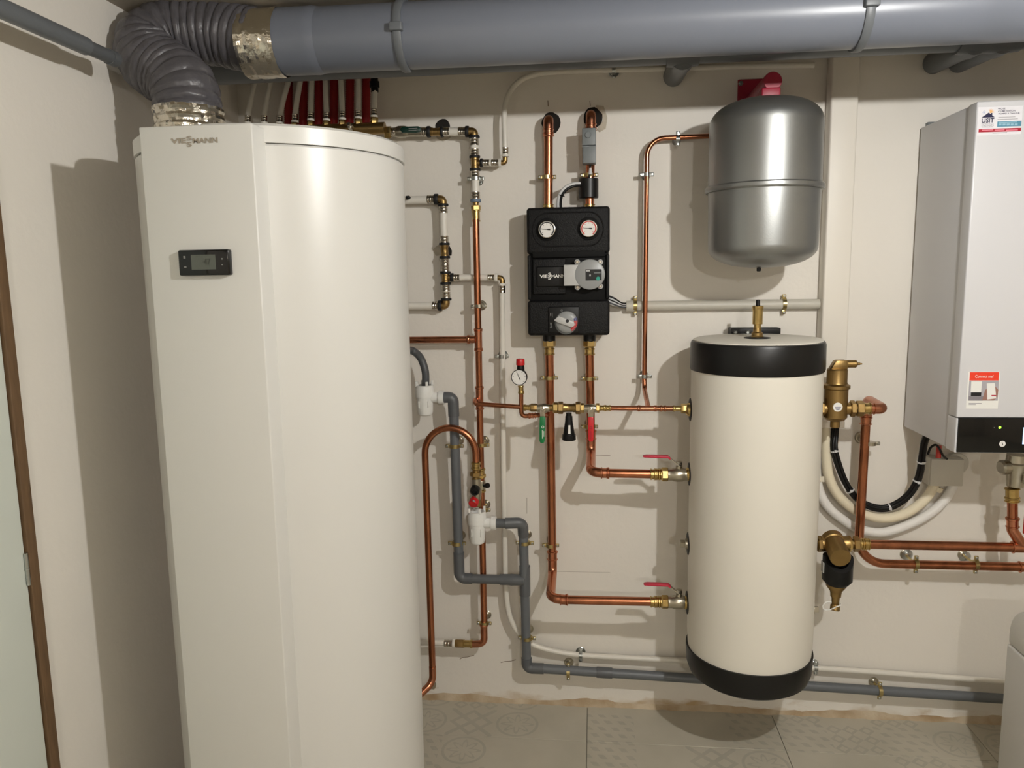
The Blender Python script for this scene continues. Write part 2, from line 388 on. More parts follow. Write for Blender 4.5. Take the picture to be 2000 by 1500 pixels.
# ================================================================== the room
LX, RX, YB, ZC = -1.20, 2.60, -6.0, 2.235
wb_ = struct('wall_back', MB().box(LX - .1, RX + .1, 0, .12, -.05, ZC + .1), 'wall_paint')
wl = struct('wall_left', MB().box(LX - .12, LX, YB, 0, -.05, ZC + .1), 'wall_paint')
struct('wall_right', MB().box(RX, RX + .12, YB, 0, -.05, ZC + .1), 'wall_paint_plain')
struct('wall_rear', MB().box(LX - .1, RX + .1, YB - .12, YB, -.05, ZC + .1), 'wall_paint_plain')
struct('ceiling', MB().box(LX - .1, RX + .1, YB - .1, .1, ZC, ZC + .12), 'ceiling_paint')
fl = struct('floor', MB().box(LX - .1, RX + .1, YB - .1, .1, -.08, -.004), 'grout')
TS = .645; gx = [LX, -.67] + [-.025 + TS * k for k in range(5)]; gx = [g for g in gx if g < RX] + [RX]
gy = [0, -.217] + [-.217 - TS * k for k in range(1, 10)]; gy = [g for g in gy if g > YB] + [YB]
tile_cache = {}
for i in range(len(gx) - 1):
    for j in range(len(gy) - 1):
        sx, sy = gx[i + 1] - gx[i], gy[j] - gy[j + 1]; key = (round(sx, 3), round(sy, 3))
        if key not in tile_cache:
            t = obj('tile', MB().box(-sx / 2 + .0008, sx / 2 - .0008, -sy / 2 + .0008, sy / 2 - .0008, -.006, 0, .0008, 1), 'tile', fl); tile_cache[key] = t.data
        else:
            t = bpy.data.objects.new('tile', tile_cache[key]); COL.objects.link(t); t.parent = fl
        t.location = ((gx[i] + gx[i + 1]) / 2, (gy[j] + gy[j + 1]) / 2, 0)
# rough mortar bead where the wall meets the floor
mb = MB(); n = 150; rows = []
for i in range(n + 1):
    x = LX + .02 + (RX - LX - .04) * i / n; h = .004 + .007 * random.random() + .012 * math.sin(i * .17) ** 4; d = .003 + .008 * random.random()
    rows.append([V((x, .002, h + .012)), V((x, -.003, h)), V((x, -d * .8, h * .45)), V((x, -d - .004, -.002))])
for rws in rows: mb.v += rws
for i in range(n):
    for k in range(3): a = i * 4 + k; mb.f.append((a, a + 1, a + 5, a + 4))
struct('trim_1', mb, 'mortar', 60)
for pts, wd in ((((1070, 196), (1070.5, 208)), .0011), (((1152, 197), (1153, 208)), .0011), (((1029, 972), (1029, 1003)), .0006), (((1161, 889), (1192, 889.5)), .0006),
                (((898, 1288), (903, 1284), (914, 1283), (926, 1280)), .001), (((978, 1294), (985, 1292), (999, 1291), (1007, 1288)), .001), (((1086, 1116), (1192, 1118)), .0004)):
    mb = MB()
    for a, b in zip(pts, pts[1:]):
        p, q = P(*a, 0), P(*b, 0); mb.tube([p, q], wd, 5)
    obj('crack', mb, 'mdf_brown', wb_)
# door in the left wall
dw0, dw1 = 1.168, 1.95
d1 = struct('door_1', MB().box(LX - .02, LX + .012, -dw1, -dw0 - .003, .01, 2.02, .003), 'door_white')
obj('door_frame', MB().box(LX - .01, LX + .018, -dw0, -dw0 + .027, .002, 2.05, .002), 'mdf_brown', d1)
obj('door_frame', MB().box(LX - .01, LX + .018, -dw1 - .027, -dw0, 2.022, 2.05, .002), 'mdf_brown', d1)
obj('door_frame', MB().box(LX - .01, LX + .018, -dw1 - .03, -dw1 - .003, .002, 2.05, .002), 'mdf_brown', d1)
for z in (.95, 1.75, .25):
    h = obj('hinge', MB().lathe((LX + .016, -dw0 - .006, z - .035), ZA, [(0, .004), (.034, .004), (.034, .005), (.036, .005), (.036, .004), (.07, .004)], 12), 'zinc', d1)

# ceiling lamps of the room (both outside the picture, to the right of and behind the camera)
def ceiling_lamp(loc, power, color, label, r):
    m = bpy.data.materials.new('bulb_light'); m.use_nodes = True; nt = m.node_tree; b = nt.nodes['Principled BSDF']
    b.inputs['Base Color'].default_value = (1, 1, 1, 1); b.inputs['Emission Color'].default_value = color + (1,)
    b.inputs['Emission Strength'].default_value = power / (4 * math.pi * r * r * math.pi)
    t = thing('ceiling_lamp', label, 'lamp', (loc.x, loc.y, ZC))
    obj('lamp_base', MB().lathe((loc.x, loc.y, ZC), (0, 0, -1), [(0, .045), (.012, .045), (.018, .03), (.045, .022), (ZC - loc.z - r * .93, .02)], 24), 'lamp_body', t)
    bu = MB(); n = 12
    bu.lathe((loc.x, loc.y, loc.z - r), ZA, [(r - r * math.cos(math.pi * k / n), r * math.sin(math.pi * k / n)) for k in range(n + 1)], 24)
    obj('bulb', bu, m, t)
ceiling_lamp(LAMP_A, POWER_A, COLOR_A, 'bare round ceiling bulb nearest the boiler', RAD_A)
ceiling_lamp(LAMP_B, POWER_B, COLOR_B, 'bare round ceiling bulb at the far end of the room', RAD_B)

# ================================================================== heat pump water heater
HX, HW, HR, HT = -.768, .75, .309, 1.860
t = thing('water_heater', 'tall white cylindrical heat pump water heater with flat front panel and small display', 'water heater', (HX, -HW, 0))
def cyl(z0, z1, r, b0=.004, b1=.004):
    return [(z0, r - b0), (z0 + b0, r), (z1 - b1, r), (z1, r - b1)]
obj('body', MB().lathe((HX, -HW, 0), ZA, cyl(.02, HT - .0405, HR - .001), 96), 'lacquer', t)
obj('plinth', MB().lathe((HX, -HW, 0), ZA, cyl(0, .03, HR - .02), 64), 'black_plastic', t)
obj('top_cover', MB().lathe((HX, -HW, 0), ZA, [(HT - .039, HR - .008), (HT - .039, HR + .001), (HT - .006, HR + .001), (HT, HR - .006)], 96), 'lacquer', t)
fp = obj('front_panel', MB().box(-.902, -.667, -1.10, -1.012, .012, 1.849, .003), 'lacquer', t)
obj('panel_gap', MB().box(-.909, -.6635, -1.03, -1.0, .02, 1.80), 'lacquer_dim', t)
for s, rc in (('VIE', (334, 270, 363.5, 280.5)), ('S', (364.5, 265.5, 375, 274.5)), ('S', (364.5, 277, 375, 287)), ('MANN', (376.5, 269, 425.5, 279.5))):
    lettering(t, s, rc, 1.1005, 'print_grey', offset=.035)
cp = plate(t, 'control_panel', (348, 487.5, 447.5, 538), 1.098, 1.114, 'gloss_black', .0035)
sc = plate(cp, 'display', (373.5, 497.5, 421, 526.5), 1.1135, 1.1145, 'lcd')
lettering(cp, '47', (398, 505, 411, 517), 1.1146, 'lcd_ink', 'display_digits')
lettering(cp, 'ECO', (383, 499.5, 391, 502), 1.1146, 'lcd_ink', 'display_digits')
plate(cp, 'button_icon', (358, 500, 362, 505), 1.1138, 1.1146, 'icon_grey'); plate(cp, 'button_icon', (359, 520, 364, 523), 1.1138, 1.1146, 'icon_grey')
plate(cp, 'button_icon', (432, 504, 434.5, 507), 1.1138, 1.1146, 'icon_grey'); plate(cp, 'button_icon', (432.5, 516, 435, 518), 1.1138, 1.1146, 'icon_grey')
SPX, SPW = -.985, .74                                     # duct spigots on the lid
obj('duct_spigot', MB().lathe((SPX, -SPW, HT - .01), ZA, [(0, .082), (.018, .080), (.022, .074), (.05, .074)], 40), 'pvc_mid', t)
obj('duct_spigot', MB().lathe((-.60, -SPW, HT - .01), ZA, [(0, .082), (.012, .080), (.014, .074), (.016, .074)], 40), 'pvc_mid', t)
# connection stubs at the rear right of the tank casing
for py, r in ((390, .017), (597, .017), (663, .015), (1255, .017)):
    z = P(800, py, .06).z
    obj('connection_collar', MB().lathe((-.70, -HW + HR * .955, z), YA, [(-.01, .026), (.012, .026), (.016, .022)], 24), 'black_plastic', t)

# ================================================================== flexible duct, foil, big duct
fd = thing('flexible_duct', 'grey ribbed fabric air duct bending from the heater lid to the big pipe', 'duct', (SPX, -SPW, HT + .09))
path = spline([V((SPX, -SPW, HT + .078)), P(361, 178, .73), P(338, 150, .71), P(300, 124, .69), P(291, 90, .66), P(326, 66, .63), P(375, 63, .61), P(430, 66, .60), P(478, 76, .60), P(505, 80, .60)], 26)
L = [0]
for a, b in zip(path, path[1:]): L.append(L[-1] + (b - a).length)
rr = []
for i, l in enumerate(L):
    ph = (l / .0235) % 1.0; rr.append(.0735 + .0068 * min(1, 3.2 * min(ph, 1 - ph)) ** .5)
mb = MB().tube(path, rr, 56, False)
for i, l in enumerate(L):                                   # fabric gathered between the wire hoops: creases along the sleeve that change from hoop to hoop
    hoop = int(l / .0235); rg = random.Random(hoop); ph = (l / .0235) % 1.0; bul = math.sin(math.pi * ph)
    ks = [(rg.randint(5, 9), rg.random() * 6.3, .0011), (rg.randint(11, 19), rg.random() * 6.3, .0009)]
    for k in range(56):
        a = 2 * math.pi * k / 56; e = sum(am * math.sin(n * a + p0 + 1.5 * ph) for n, p0, am in ks) * bul + random.uniform(-.0006, .0006)
        v = mb.v[i * 56 + k]; v += (v - path[i]).normalized() * e
obj('duct_sleeve', mb, 'duct_fabric', fd, ang=50)
def crumple(mb, amp, ax):
    for v in mb.v:
        e = V((random.gauss(0, 1), random.gauss(0, 1), random.gauss(0, 1))) * amp; v += e - ax * e.dot(ax) * .4
    return mb
def foil_prof(l, r0, n, amp): return [(l * i / n, r0 + amp * math.sin(i * 1.9) + random.uniform(-amp, amp)) for i in range(n + 1)]
single('foil_tape', 'crumpled aluminium foil tape around the duct spigot on the heater lid', 'tape', crumple(MB().lathe((SPX, -SPW, HT + .001), ZA, foil_prof(.098, .0815, 15, .0014), 62, caps=False), .0011, ZA), 'foil', ang=9)
BPW, BPR = .60, .0775
bz = P(1300, 113, BPW - .01).z + BPR
bl = P(545, 85, BPW).x
bp = thing('duct_pipe', 'large blue-grey plastic air duct running along under the ceiling', 'pipe', (.3, -BPW, bz))
obj('pipe_section', MB().lathe((bl - .03, -BPW, bz), XA, [(0, BPR - .003), (.10, BPR - .003), (.118, BPR + .001), (RX - bl + .02, BPR + .001)], 64), 'pvc_blue', bp)
xs = P(612, 85, BPW).x
obj('pipe_socket', MB().lathe((bl - .005, -BPW, bz), XA, [(0, BPR - .002), (0, BPR + .0035), (xs - bl, BPR + .0035), (xs - bl + .012, BPR + .0045), (xs - bl + .03, BPR + .0012)], 64), 'pvc_blue', bp)
fx0 = P(482, 75, BPW).x
single('foil_tape', 'crumpled aluminium foil tape joining the flexible duct to the big pipe', 'tape', crumple(MB().lathe((fx0, -BPW, bz - .001), XA, foil_prof(bl + .012 - fx0, BPR + .006, 12, .0008), 62, caps=False), .0007, XA), 'foil', ang=9)
for px, lab in ((777, 'grey plastic strap around the big duct near the foil tape'), (1696, 'grey plastic strap around the big duct above the boiler duct cover')):
    x = P(px, 75, BPW + .07).x
    st = thing('pipe_strap', lab, 'strap', (x, -BPW, bz), 'duct straps')
    obj('band', MB().lathe((x - .010, -BPW, bz), XA, [(0, BPR + .001), (0, BPR + .006), (.004, BPR + .008), (.016, BPR + .008), (.020, BPR + .006), (.020, BPR + .001)], 64), 'pvc_mid', st)
    obj('buckle', MB().box(x - .016, x + .016, -BPW - BPR - .017, -BPW - BPR + .004, bz - .012, bz + .008, .003), 'pvc_mid', st)
    obj('hanger', MB().box(x - .010, x + .010, -BPW - .02, -BPW + .02, bz + BPR - .004, ZC - .001, .001), 'pvc_mid', st)
# second grey pipe behind
W2, R2 = .27, .055
z2 = P(1400, 120, W2 + .01).z + R2
sp = thing('sewer_pipe', 'dark grey drain pipe behind the big duct close to the wall', 'pipe', (.3, -W2, z2))
obj('pipe_section', MB().lathe((LX + .01, -W2, z2), XA, [(0, R2), (RX - LX - .02, R2)], 48), 'pvc_mid', sp)
for px in (1333, 1900, 1955):
    c = P(px, 115, W2)
    obj('pipe_branch', MB().lathe((c.x - .045, -W2, z2), XA, [(0, R2), (0, R2 + .006), (.02, R2 + .008), (.07, R2 + .008), (.09, R2 + .006), (.09, R2)], 40), 'pvc_dark', sp)
    obj('branch_socket', MB().lathe((c.x, -W2 - .01, z2 - (.040 if px < 1500 else .034)), (0, 1, .05), [(-.012, .012), (-.008, .026), (0, .034), (.05, .036), (.05, .032), (W2 - .005, .032)], 28), 'pvc_dark', sp)
# pipe on the left wall
a, b = PX(-60, 4, LX + .10), PX(166, 77, LX + .10)
a.z = b.z = (a.z + b.z) / 2
lp = thing('wall_pipe', 'grey plastic pipe along the top of the left wall', 'pipe', b)
d = (b - a).normalized()
obj('pipe_section', MB().lathe(a - d * 1.5, d, [(0, .019), ((b - a).length + 1.5, .019), ((b - a).length + 1.5, .016)], 28), 'pvc_mid', lp)
obj('pipe_end', MB().lathe(b - d * .02, d, [(0, .0155), (.10, .0155), (.10, .0175), (.125, .0175), (.125, .013)], 24), 'pvc_dark', lp)

# ================================================================== floor heating manifold behind the heater
mz = P(700, 252, .08).z
mf = thing('heating_manifold', 'brass heating manifold bar half hidden behind the water heater', 'manifold', P(620, 252, .08))
obj('manifold_bar', MB().lathe(V((P(470, 252, .08).x, -.08, mz)), XA, [(0, .017), (0, .019), (P(752, 252, .08).x - P(470, 252, .08).x, .019)], 24), 'brass_matt', mf)
obj('bleed_valve', MB().lathe(V((P(688, 248, .09).x, -.10, mz)), (0, -1, .3), [(0, .010), (.018, .010), (.02, .006), (.03, .006)], 6), 'nickel', mf)
hoses = [((499, 150), (493, 180), (484, 226)), ((530, 150), (524, 180), (516, 226)), ((566, 150), (556, 185), (546, 226)), ((588, 150), (582, 185), (576, 223)),
         ((609, 150), (608, 185), (607, 220)), ((635, 150), (636, 185), (638, 220)), ((665, 150), (667, 185), (669, 218)), ((700, 150), (700, 185), (700, 216)), ((733, 150), (732, 185), (731, 213))]
ordn = ('leftmost', 'second', 'third', 'fourth', 'fifth', 'sixth', 'seventh', 'eighth', 'rightmost')
for i, (a, b, c) in enumerate(hoses):
    h = thing('heating_hose', '%s of the nine white heating hoses behind the heater%s' % (ordn[i], '' if i in (0, 8) else ' counted from the left'), 'hose', P(c[0], 254, .08), 'white heating hoses')
    top = P(a[0], a[1], .07); top2 = V((top.x + (.01 if i < 4 else 0), top.y, ZC - .001))
    obj('hose', MB().tube(spline([top2, top, P(*b, .08), P(*c, .08)], 6), .0085, 16), 'pex', h)
    fit(h, 'steel', P(c[0], c[1], .08), P(c[0], c[1] + 12, .08), .0088)
    fit(h, 'wring', P(c[0], c[1] + 12, .08), P(c[0], c[1] + 16, .08), .0085)
    fit(h, 'nutb', P(c[0], c[1] + 16, .08), P(c[0], min(c[1] + 30, 250), .08), .0085)
for i, (px, dark) in enumerate(((563, 0), (592, 0), (622, 0), (652, 0), (683, 0), (715, 1))):
    p0, p1 = P(px + 2, 150, .03), P(px, 262, .03); p0.z = ZC - .001
    mb = MB(); n = 60
    mb.lathe(p1, p0 - p1, [((p0 - p1).length * k / n, .0125 + (.0012 if k % 2 else 0)) for k in range(n + 1)], 18)
    single('sheathed_pipe', '%s red corrugated heating pipe in the row behind the white hoses' % ('leftmost', 'second', 'third', 'fourth', 'fifth', 'rightmost')[i], 'pipe', mb, 'red_sheath', 'red corrugated pipes', ang=60)
single('hose_connector', 'small black plastic connector above the rightmost white hose', 'connector', MB().lathe(P(731, 152, .075), (0, 0, -1), [(0, .012), (.012, .012), (.012, .016), (.03, .016), (.03, .012), (.044, .012)], 20), 'black_plastic')

# ================================================================== multilayer pipe with green valve, top left
RW = .013; WP = .06; WP2 = .045
g = thing('multilayer_pipe', 'white multilayer pipe with brass tees running from the green valve down to the copper riser', 'pipe', P(929, 400, WP))
chain(g, (752, 258), (915, 257), WP, RW, [('nutb', 752, 764), ('nickel', 764, 832, .011), ('steel', 822, 834), ('black', 834, 841), ('brass', 841, 861), ('black', 861, 866), ('steel', 866, 878), ('white', 866, 905), ('steel', 896, 909), ('black', 909, 916)])
bent(g, 'elbow', 'brass_matt', [P(913, 257, WP), P(926, 257, WP), P(926, 268, WP)], RW * 1.02, .012)
chain(g, (926, 257), (930, 432), WP, RW, [('black', 265, 270), ('steel', 270, 284), ('white', 275, 300), ('steel', 291, 304), ('black', 304, 309), ('brass', 308, 330), ('black', 329, 334), ('steel', 334, 346), ('white', 344, 380), ('steel', 375, 389), ('blue', 389, 395), ('brass', 395, 402, .010), ('nutb', 401, 411, .0105), ('bright', 411, 433, .0112)])
chain(g, (928, 318), (985, 318), WP, .010, [('brass', 932, 939), ('black', 938, 943), ('steel', 943, 956), ('white', 950, 965), ('steel', 960, 973), ('wring', 974, 979)])
bent(g, 'elbow', 'brass_matt', [P(976, 318, WP), P(986.5, 318, WP), P(986.5, 307, WP)], .0085, .010)
gv = thing('ball_valve', 'small ball valve with dark green handle on the wall above the heater', 'valve', P(795, 262, WP), 'ball valves')
obj('valve_body', MB().lathe(P(772, 258, WP), XA, [(0, .015), (.012, .019), (.03, .019), (.045, .015)], 20), 'nickel', gv)
obj('valve_stem', MB().lathe(P(797, 258, WP), (0, -1, 0), [(0, .008), (.03, .008)], 16), 'nickel', gv)
obj('handle', MB().prism([(-.024, .004), (-.018, .012), (.036, .012), (.043, .008), (.043, -.004), (.03, -.008), (-.018, -.006)], P(797, 256, WP + .032), XA, ZA, (0, -.012, 0), .002), 'green_dark', gv)
obj('ball_end', MB().lathe(P(769, 257, WP + .012), (0, -1, 0), [(0, .010), (.006, .009), (.010, .006), (.012, .001)], 20), 'steel', gv)
for k in (0, 1): plate(gv, 'print_line', (798, 250 + 4 * k, 815 - 2 * k, 251.6 + 4 * k), WP + .0435, WP + .0446, 'icon_grey')
wh = thing('wall_hole', 'dark broken hole in the wall behind the brass tee beside the green valve', 'hole', P(862, 255, 0))
c = P(865, 250, 0)
poly = [(math.cos(a) * (.024 + .005 * random.random()), math.sin(a) * (.027 + .005 * random.random())) for a in [k * math.pi / 8 for k in range(16)]]
obj('cavity', MB().prism(poly, c + V((0, .012, 0)), XA, ZA, (0, -.0128, 0)), 'hole_dark', wh)
obj('plaster_patch', MB().prism([(-.026, -.015), (-.02, -.034), (.0, -.043), (.024, -.034), (.028, -.012), (.0, -.02)], c, XA, ZA, (0, -.003, 0), .001), 'patch_plaster', wh)
# thin white pipe rising from it and along the wall head
tp = thing('thin_pipe', 'thin white pipe curving up beside the two wall elbows to the wall head', 'pipe', P(987, 305, WP))
chain(tp, (987, 306), (987, 285), WP, .0092, [('wring', 306, 301), ('steel', 301, 288)])
obj('pipe_section', MB().tube(spline([P(987, 300, WP), P(986, 262, WP), P(985, 225, .055), P(989, 195, .05), P(1004, 168, .04), P(1030, 150, .032), P(1075, 141, .028), P(1200, 136.5, .025), P(1400, 131, .025), P(1590, 127, .025)], 8), .0088, 16), 'pex', tp)
clamp(1199, 137, .025, .009, 'small steel clip on the thin white pipe under the ceiling', False, 'zinc')
# upper and lower heater stubs with tees
s2 = thing('multilayer_pipe', 'white multilayer pipe loop with black rings joining both upper heater stubs', 'pipe', P(868, 597, WP2))
hy = -HW + HR * .97
def stub(parent, px, py, r, m, x1=-.70, wst=.045):
    a = P(px, py, wst); bent(parent, 'pipe_section', m, [a, V((x1, a.y, a.z)), V((x1, hy, a.z))], r, .03)
stub(s2, 838, 390, RW, 'pex'); chain(s2, (800, 390), (868, 389), WP2, RW, [('steel', 835, 848), ('black', 848, 856)])
obj('sensor_plug', MB().lathe(P(794, 386, WP2 + .03), (1, -.3, 0), [(0, .006), (.010, .006), (.014, .003)], 14), 'black_plastic', s2)
bent(s2, 'elbow', 'brass_matt', [P(853, 389, WP2), P(865, 389, WP2), P(865, 401, WP2)], RW * 1.02, .012)
chain(s2, (865, 390), (872, 600), WP2, RW, [('black', 398, 403), ('steel', 403, 416), ('white', 410, 470), ('steel', 461, 474), ('black', 474, 479), ('brass', 478, 502), ('black', 500, 505), ('steel', 504, 518), ('steel', 518, 531), ('black', 530, 535), ('brass', 534, 552), ('black', 551, 556), ('steel', 556, 569), ('white', 566, 572), ('steel', 570, 583), ('black', 582, 587)])
bent(s2, 'elbow', 'brass_matt', [P(871, 586, WP2), P(871, 597, WP2), P(860, 597, WP2)], RW * 1.02, .012)
chain(s2, (800, 597), (868, 597), WP2, RW, [('steel', 845, 858), ('black', 856, 863)])
stub(s2, 848, 597, RW, 'pex')
chain(s2, (871, 542), (985, 542), WP2, .0105, [('brass', 874, 884), ('black', 880, 886), ('steel', 886, 898), ('white', 892, 960), ('steel', 953, 966), ('wring', 966, 972)])
bent(s2, 'elbow', 'brass_matt', [P(970, 542, WP2), P(981, 543, WP2), P(981, 555, WP2)], .009, .010)
wh2 = thing('wall_hole', 'broken plaster hole behind the middle brass fitting of the white pipe loop', 'hole', P(868, 490, 0))
c = P(868, 490, 0)
obj('cavity', MB().prism([(.0, .018), (.016, .02), (.026, .0), (.024, -.016), (.0, -.018)], c + V((0, .012, 0)), XA, ZA, (0, -.0126, 0)), 'hole_dark', wh2)
obj('plaster_patch', MB().prism([(-.04, .006), (-.02, .02), (.0, .012), (.0, -.014), (-.03, -.016)], c, XA, ZA, (0, -.003, 0), .001), 'patch_plaster', wh2)
wpz = thing('thin_pipe', 'thin white water pipe falling beside the pump group and running low along the wall', 'pipe', P(981, 560, WP))
chain(wpz, (981, 555), (981, 575), WP2, .0092, [('wring', 553, 558), ('steel', 558, 572)])
obj('pipe_section', MB().tube(spline([P(981, 560, WP2), P(981.5, 700, .04), P(983, 900, .04), P(986, 1060, .04), P(988, 1150, .04), P(997, 1208, .04), P(1022, 1246, .04), P(1060, 1266, .04), P(1130, 1279, .03), P(1250, 1286, .03), P(1450, 1296, .03), P(1700, 1312, .03), P(2010, 1335, .03)], 8), .0096, 16), 'pex', wpz)
clamp(980, 696, .04, .009, 'zinc clamp on the thin white pipe left of the pressure gauge', True, 'zinc')
clamp(1134, 1280, .03, .009, 'zinc clamp on the low white pipe left of the buffer tank', False, 'zinc')
clamp(1593, 1304, .03, .009, 'zinc clamp on the low white pipe right of the buffer tank', False, 'zinc')

# ================================================================== copper riser
RC = .0112; WR = .069
cr = thing('copper_riser', 'tall copper riser left of the pump group with tees to the water heater', 'pipe', P(945, 1250, WR))
obj('pipe_section', MB().tube([P(929.5, 428, WR), P(946, 1238, WR)], RC, 20), 'copper', cr)
chain(cr, (929.5, 428), (946, 1238), WR, RC, [('bead', 641, 646), ('press', 645, 682), ('bead', 681, 686), ('bead', 754, 759), ('press', 757, 800, RC * 1.03)])
stub(cr, 925, 663, RC, 'copper', wst=WR); chain(cr, (800, 663), (934, 663), WR, RC, [('bead', 912, 918), ('press', 916, 930)])
chain(cr, (929.5, 428), (946, 1238), WR, RC, [('bbead', 914, 919), ('bright', 916, 934), ('nutb', 926, 932), ('nickel', 938, 955), ('bbead', 956, 961)])
obj('isolating_tap', MB().lathe(P(946, 949, WR + .012), (.7, -.6, .25), [(0, .006), (.012, .006), (.012, .009), (.02, .009)], 14), 'black_plastic', cr)
bent(cr, 'elbow', 'copper_fit', [P(945, 1222, WR), P(946, 1257, WR), P(920, 1258, WR)], RC * 1.1, .022)
fit(cr, 'bead', P(945, 1218, WR), P(945, 1224, WR), RC)
chain(cr, (860, 1256), (935, 1258), WR, RC, [('bbead', 918, 923), ('bright', 905, 921), ('nut', 889, 906, .0095), ('wring', 884, 889), ('steel', 868, 884)])
stub(cr, 872, 1256, RC, 'pex', wst=WR)
# cross-over branch to the filling unit
WF = .215
fb = thing('copper_branch', 'thin copper branch from the riser across to the pressure gauge', 'pipe', P(935, 790, WR))
obj('saddle_elbow', MB().tube(spline([P(933, 786, WR), P(930, 783, WR + .03), P(932, 787, WR + .05), P(944, 790, WR + .055)], 5), [.012] * 6 + [.0115] * 5 + [.008] * 5, 18), 'copper_fit', fb)
obj('pipe_section', MB().tube([P(934, 789, WR + .055), P(1019, 795, WF - .07)], .0075, 16), 'copper', fb)
gp = WF - .07
obj('gauge_pipe', MB().tube([P(1018, 764, gp), P(1018, 800, gp)], .0072, 16), 'copper', fb)
obj('bypass_bend', MB().tube(fillet([P(1018, 798, gp), P(1019, 813, gp), P(1052, 811, gp), P(1072, 811, .06)], .022), .0075, 16), 'copper', fb)
chain(fb, (1018, 813), (1052, 811), gp, .0075, [('bead', 1032, 1035), ('press', 1034, 1042), ('bead', 1044, 1047)])

# pressure gauge
pg = thing('pressure_gauge', 'round white pressure gauge with red cap above the green valve', 'gauge', P(1018, 765, gp))
chain(pg, (1017, 752), (1018, 768), gp, .0075, [('bright', 753, 769), ('bbead', 764, 769)])
gc = P(1014, 737, gp + .018)
obj('gauge_case', MB().lathe(gc + V((0, .022, 0)), (0, -1, 0), [(0, .022), (.004, .0255), (.022, .0262), (.024, .0255), (.024, .0235), (.022, .0235)], 40), 'black_plastic', pg)
dl = obj('dial_face', MB().lathe(gc + V((0, .004, 0)), (0, -1, 0), [(0, .0238), (.0052, .0238)], 40), 'dial_white', pg)
gw = -gc.y + .0006
for k in range(11):
    a = math.radians(225 - 27 * k); e = V((math.cos(a), 0, math.sin(a))); q = gc + e * .0195 + V((0, -.0013, 0)); n_ = V((-e.z, 0, e.x))
    obj('scale_mark', MB().prism([(-.002, -.0004), (.002, -.0004), (.002, .0004), (-.002, .0004)], q, e, n_, (0, -.0004, 0)), 'ink', dl)
obj('needle', MB().prism([(-.009, -.001), (-.008, .0012), (.016, .0004), (.016, -.0004)], gc + V((0, -.0019, 0)), V((-.38, 0, .925)), V((-.925, 0, -.38)), (0, -.0008, 0)), 'ink', pg)
obj('red_cap', MB().lathe(P(1016.5, 713, gp), ZA, [(0, .0135), (.002, .014), (.018, .0135), (.020, .0125)], 28), 'red_plastic', pg)
obj('cap_neck', MB().lathe(P(1017, 726, gp), ZA, [(0, .0125), (.012, .0125), (.022, .0115)], 24), 'black_plastic', pg)

# filling line with disconnector and two lever valves
fl_ = thing('filling_line', 'brass system disconnector and copper pipe leading to the top left tank port', 'pipe', P(1110, 797, WF))
Y = 797
chain(fl_, (1020, 796), (1350, 798), WF, .0078, [('bbead', 1022, 1026), ('bright', 1025, 1036), ('nut', 1036, 1049, .0085), ('brass', 1049, 1056), ('brass', 1068, 1082, .011)])
chain(fl_, (1020, 796), (1350, 798), WF, .013, [('nutb', 1080, 1090, .0115), ('nut', 1090, 1100), ('brass', 1098, 1126, .0135), ('nut', 1124, 1134), ('nutb', 1133, 1141, .010)])
chain(fl_, (1020, 796), (1350, 798), WF, .0075, [('nutb', 1164, 1171, .010), ('bright', 1170, 1182), ('bbead', 1181, 1184), ('bright', 1182, 1193), ('copper', 1188, 1318), ('bead', 1245, 1249), ('press', 1248, 1280), ('bead', 1279, 1283), ('bead', 1289, 1293), ('bead', 1297, 1301), ('bbead', 1314, 1318), ('bright', 1316, 1332), ('nutb', 1330, 1344, .010)])
def lever_valve(px, py, w, m, label, l, tilt):
    t = thing('ball_valve', label, 'valve', P(px, py, w), 'ball valves'); c = P(px, py, w)
    obj('valve_body', MB().lathe(c - XA * .020, XA, [(0, .0095), (0, .0125), (.007, .0125), (.011, .0145), (.029, .0145), (.033, .0125), (.04, .0125), (.04, .0095)], 24), 'nickel', t)
    obj('valve_stem', MB().lathe(c, (0, -1, 0), [(0, .008), (.022, .008), (.022, .006), (.028, .006)], 16), 'nickel', t)
    obj('lever_nut', MB().lathe(c + V((0, -.026, 0)), (0, -1, 0), [(0, .0068), (.005, .0068), (.006, .005)], 6), 'steel', t)
    d = V((math.sin(tilt), 0, -math.cos(tilt))); s = V((d.z, 0, -d.x)) * -1
    o = c + V((0, -.0235, 0))
    obj('lever', MB().prism([(-.010, -.008), (-.010, .008), (.008, .009), (.026, .0075), (.026, -.0075), (.008, -.009)], o, d, s, (0, -.003, 0), .001), 'steel', t)
    grip = MB().prism([(.022, -.0085), (.022, .0085), (.05, .0092), (l - .008, .0085), (l, .005), (l, -.005), (l - .008, -.0085), (.05, -.0092)], o + V((0, .002, 0)), d, s, (0, -.008, 0), .002)
    gr = obj('lever_grip', grip, m, t); return t, o + V((0, -.0062, 0))
wv = -P(1058, 797, WF + .03).y
t1, o1 = lever_valve(1061, 797, WF, 'green_plastic', 'lever valve with hanging green grip left of the disconnector', .107, -.03)
t2, o2 = lever_valve(1154, 798, WF, 'red_plastic', 'lever valve with hanging red grip right of the disconnector', .100, 0)
for tt, oo in ((t1, o1), (t2, o2)):
    obj('grip_mark', MB().lathe(V((oo.x, oo.y + .0012, oo.z - .055)), (0, -1, 0), [(0, .0042), (.0015, .0042), (.0015, .0026), (.0, .0026)], 20), 'white_print' if tt is t1 else 'red_dark', tt)
    for dx, l0, l1 in ((-.0015, .065, .092), (.003, .068, .086)):
        obj('print_line', MB().box(oo.x + dx - .0008, oo.x + dx + .0008, oo.y - .0004, oo.y + .001, oo.z - l1, oo.z - l0), 'white_print' if tt is t1 else 'red_dark', tt)
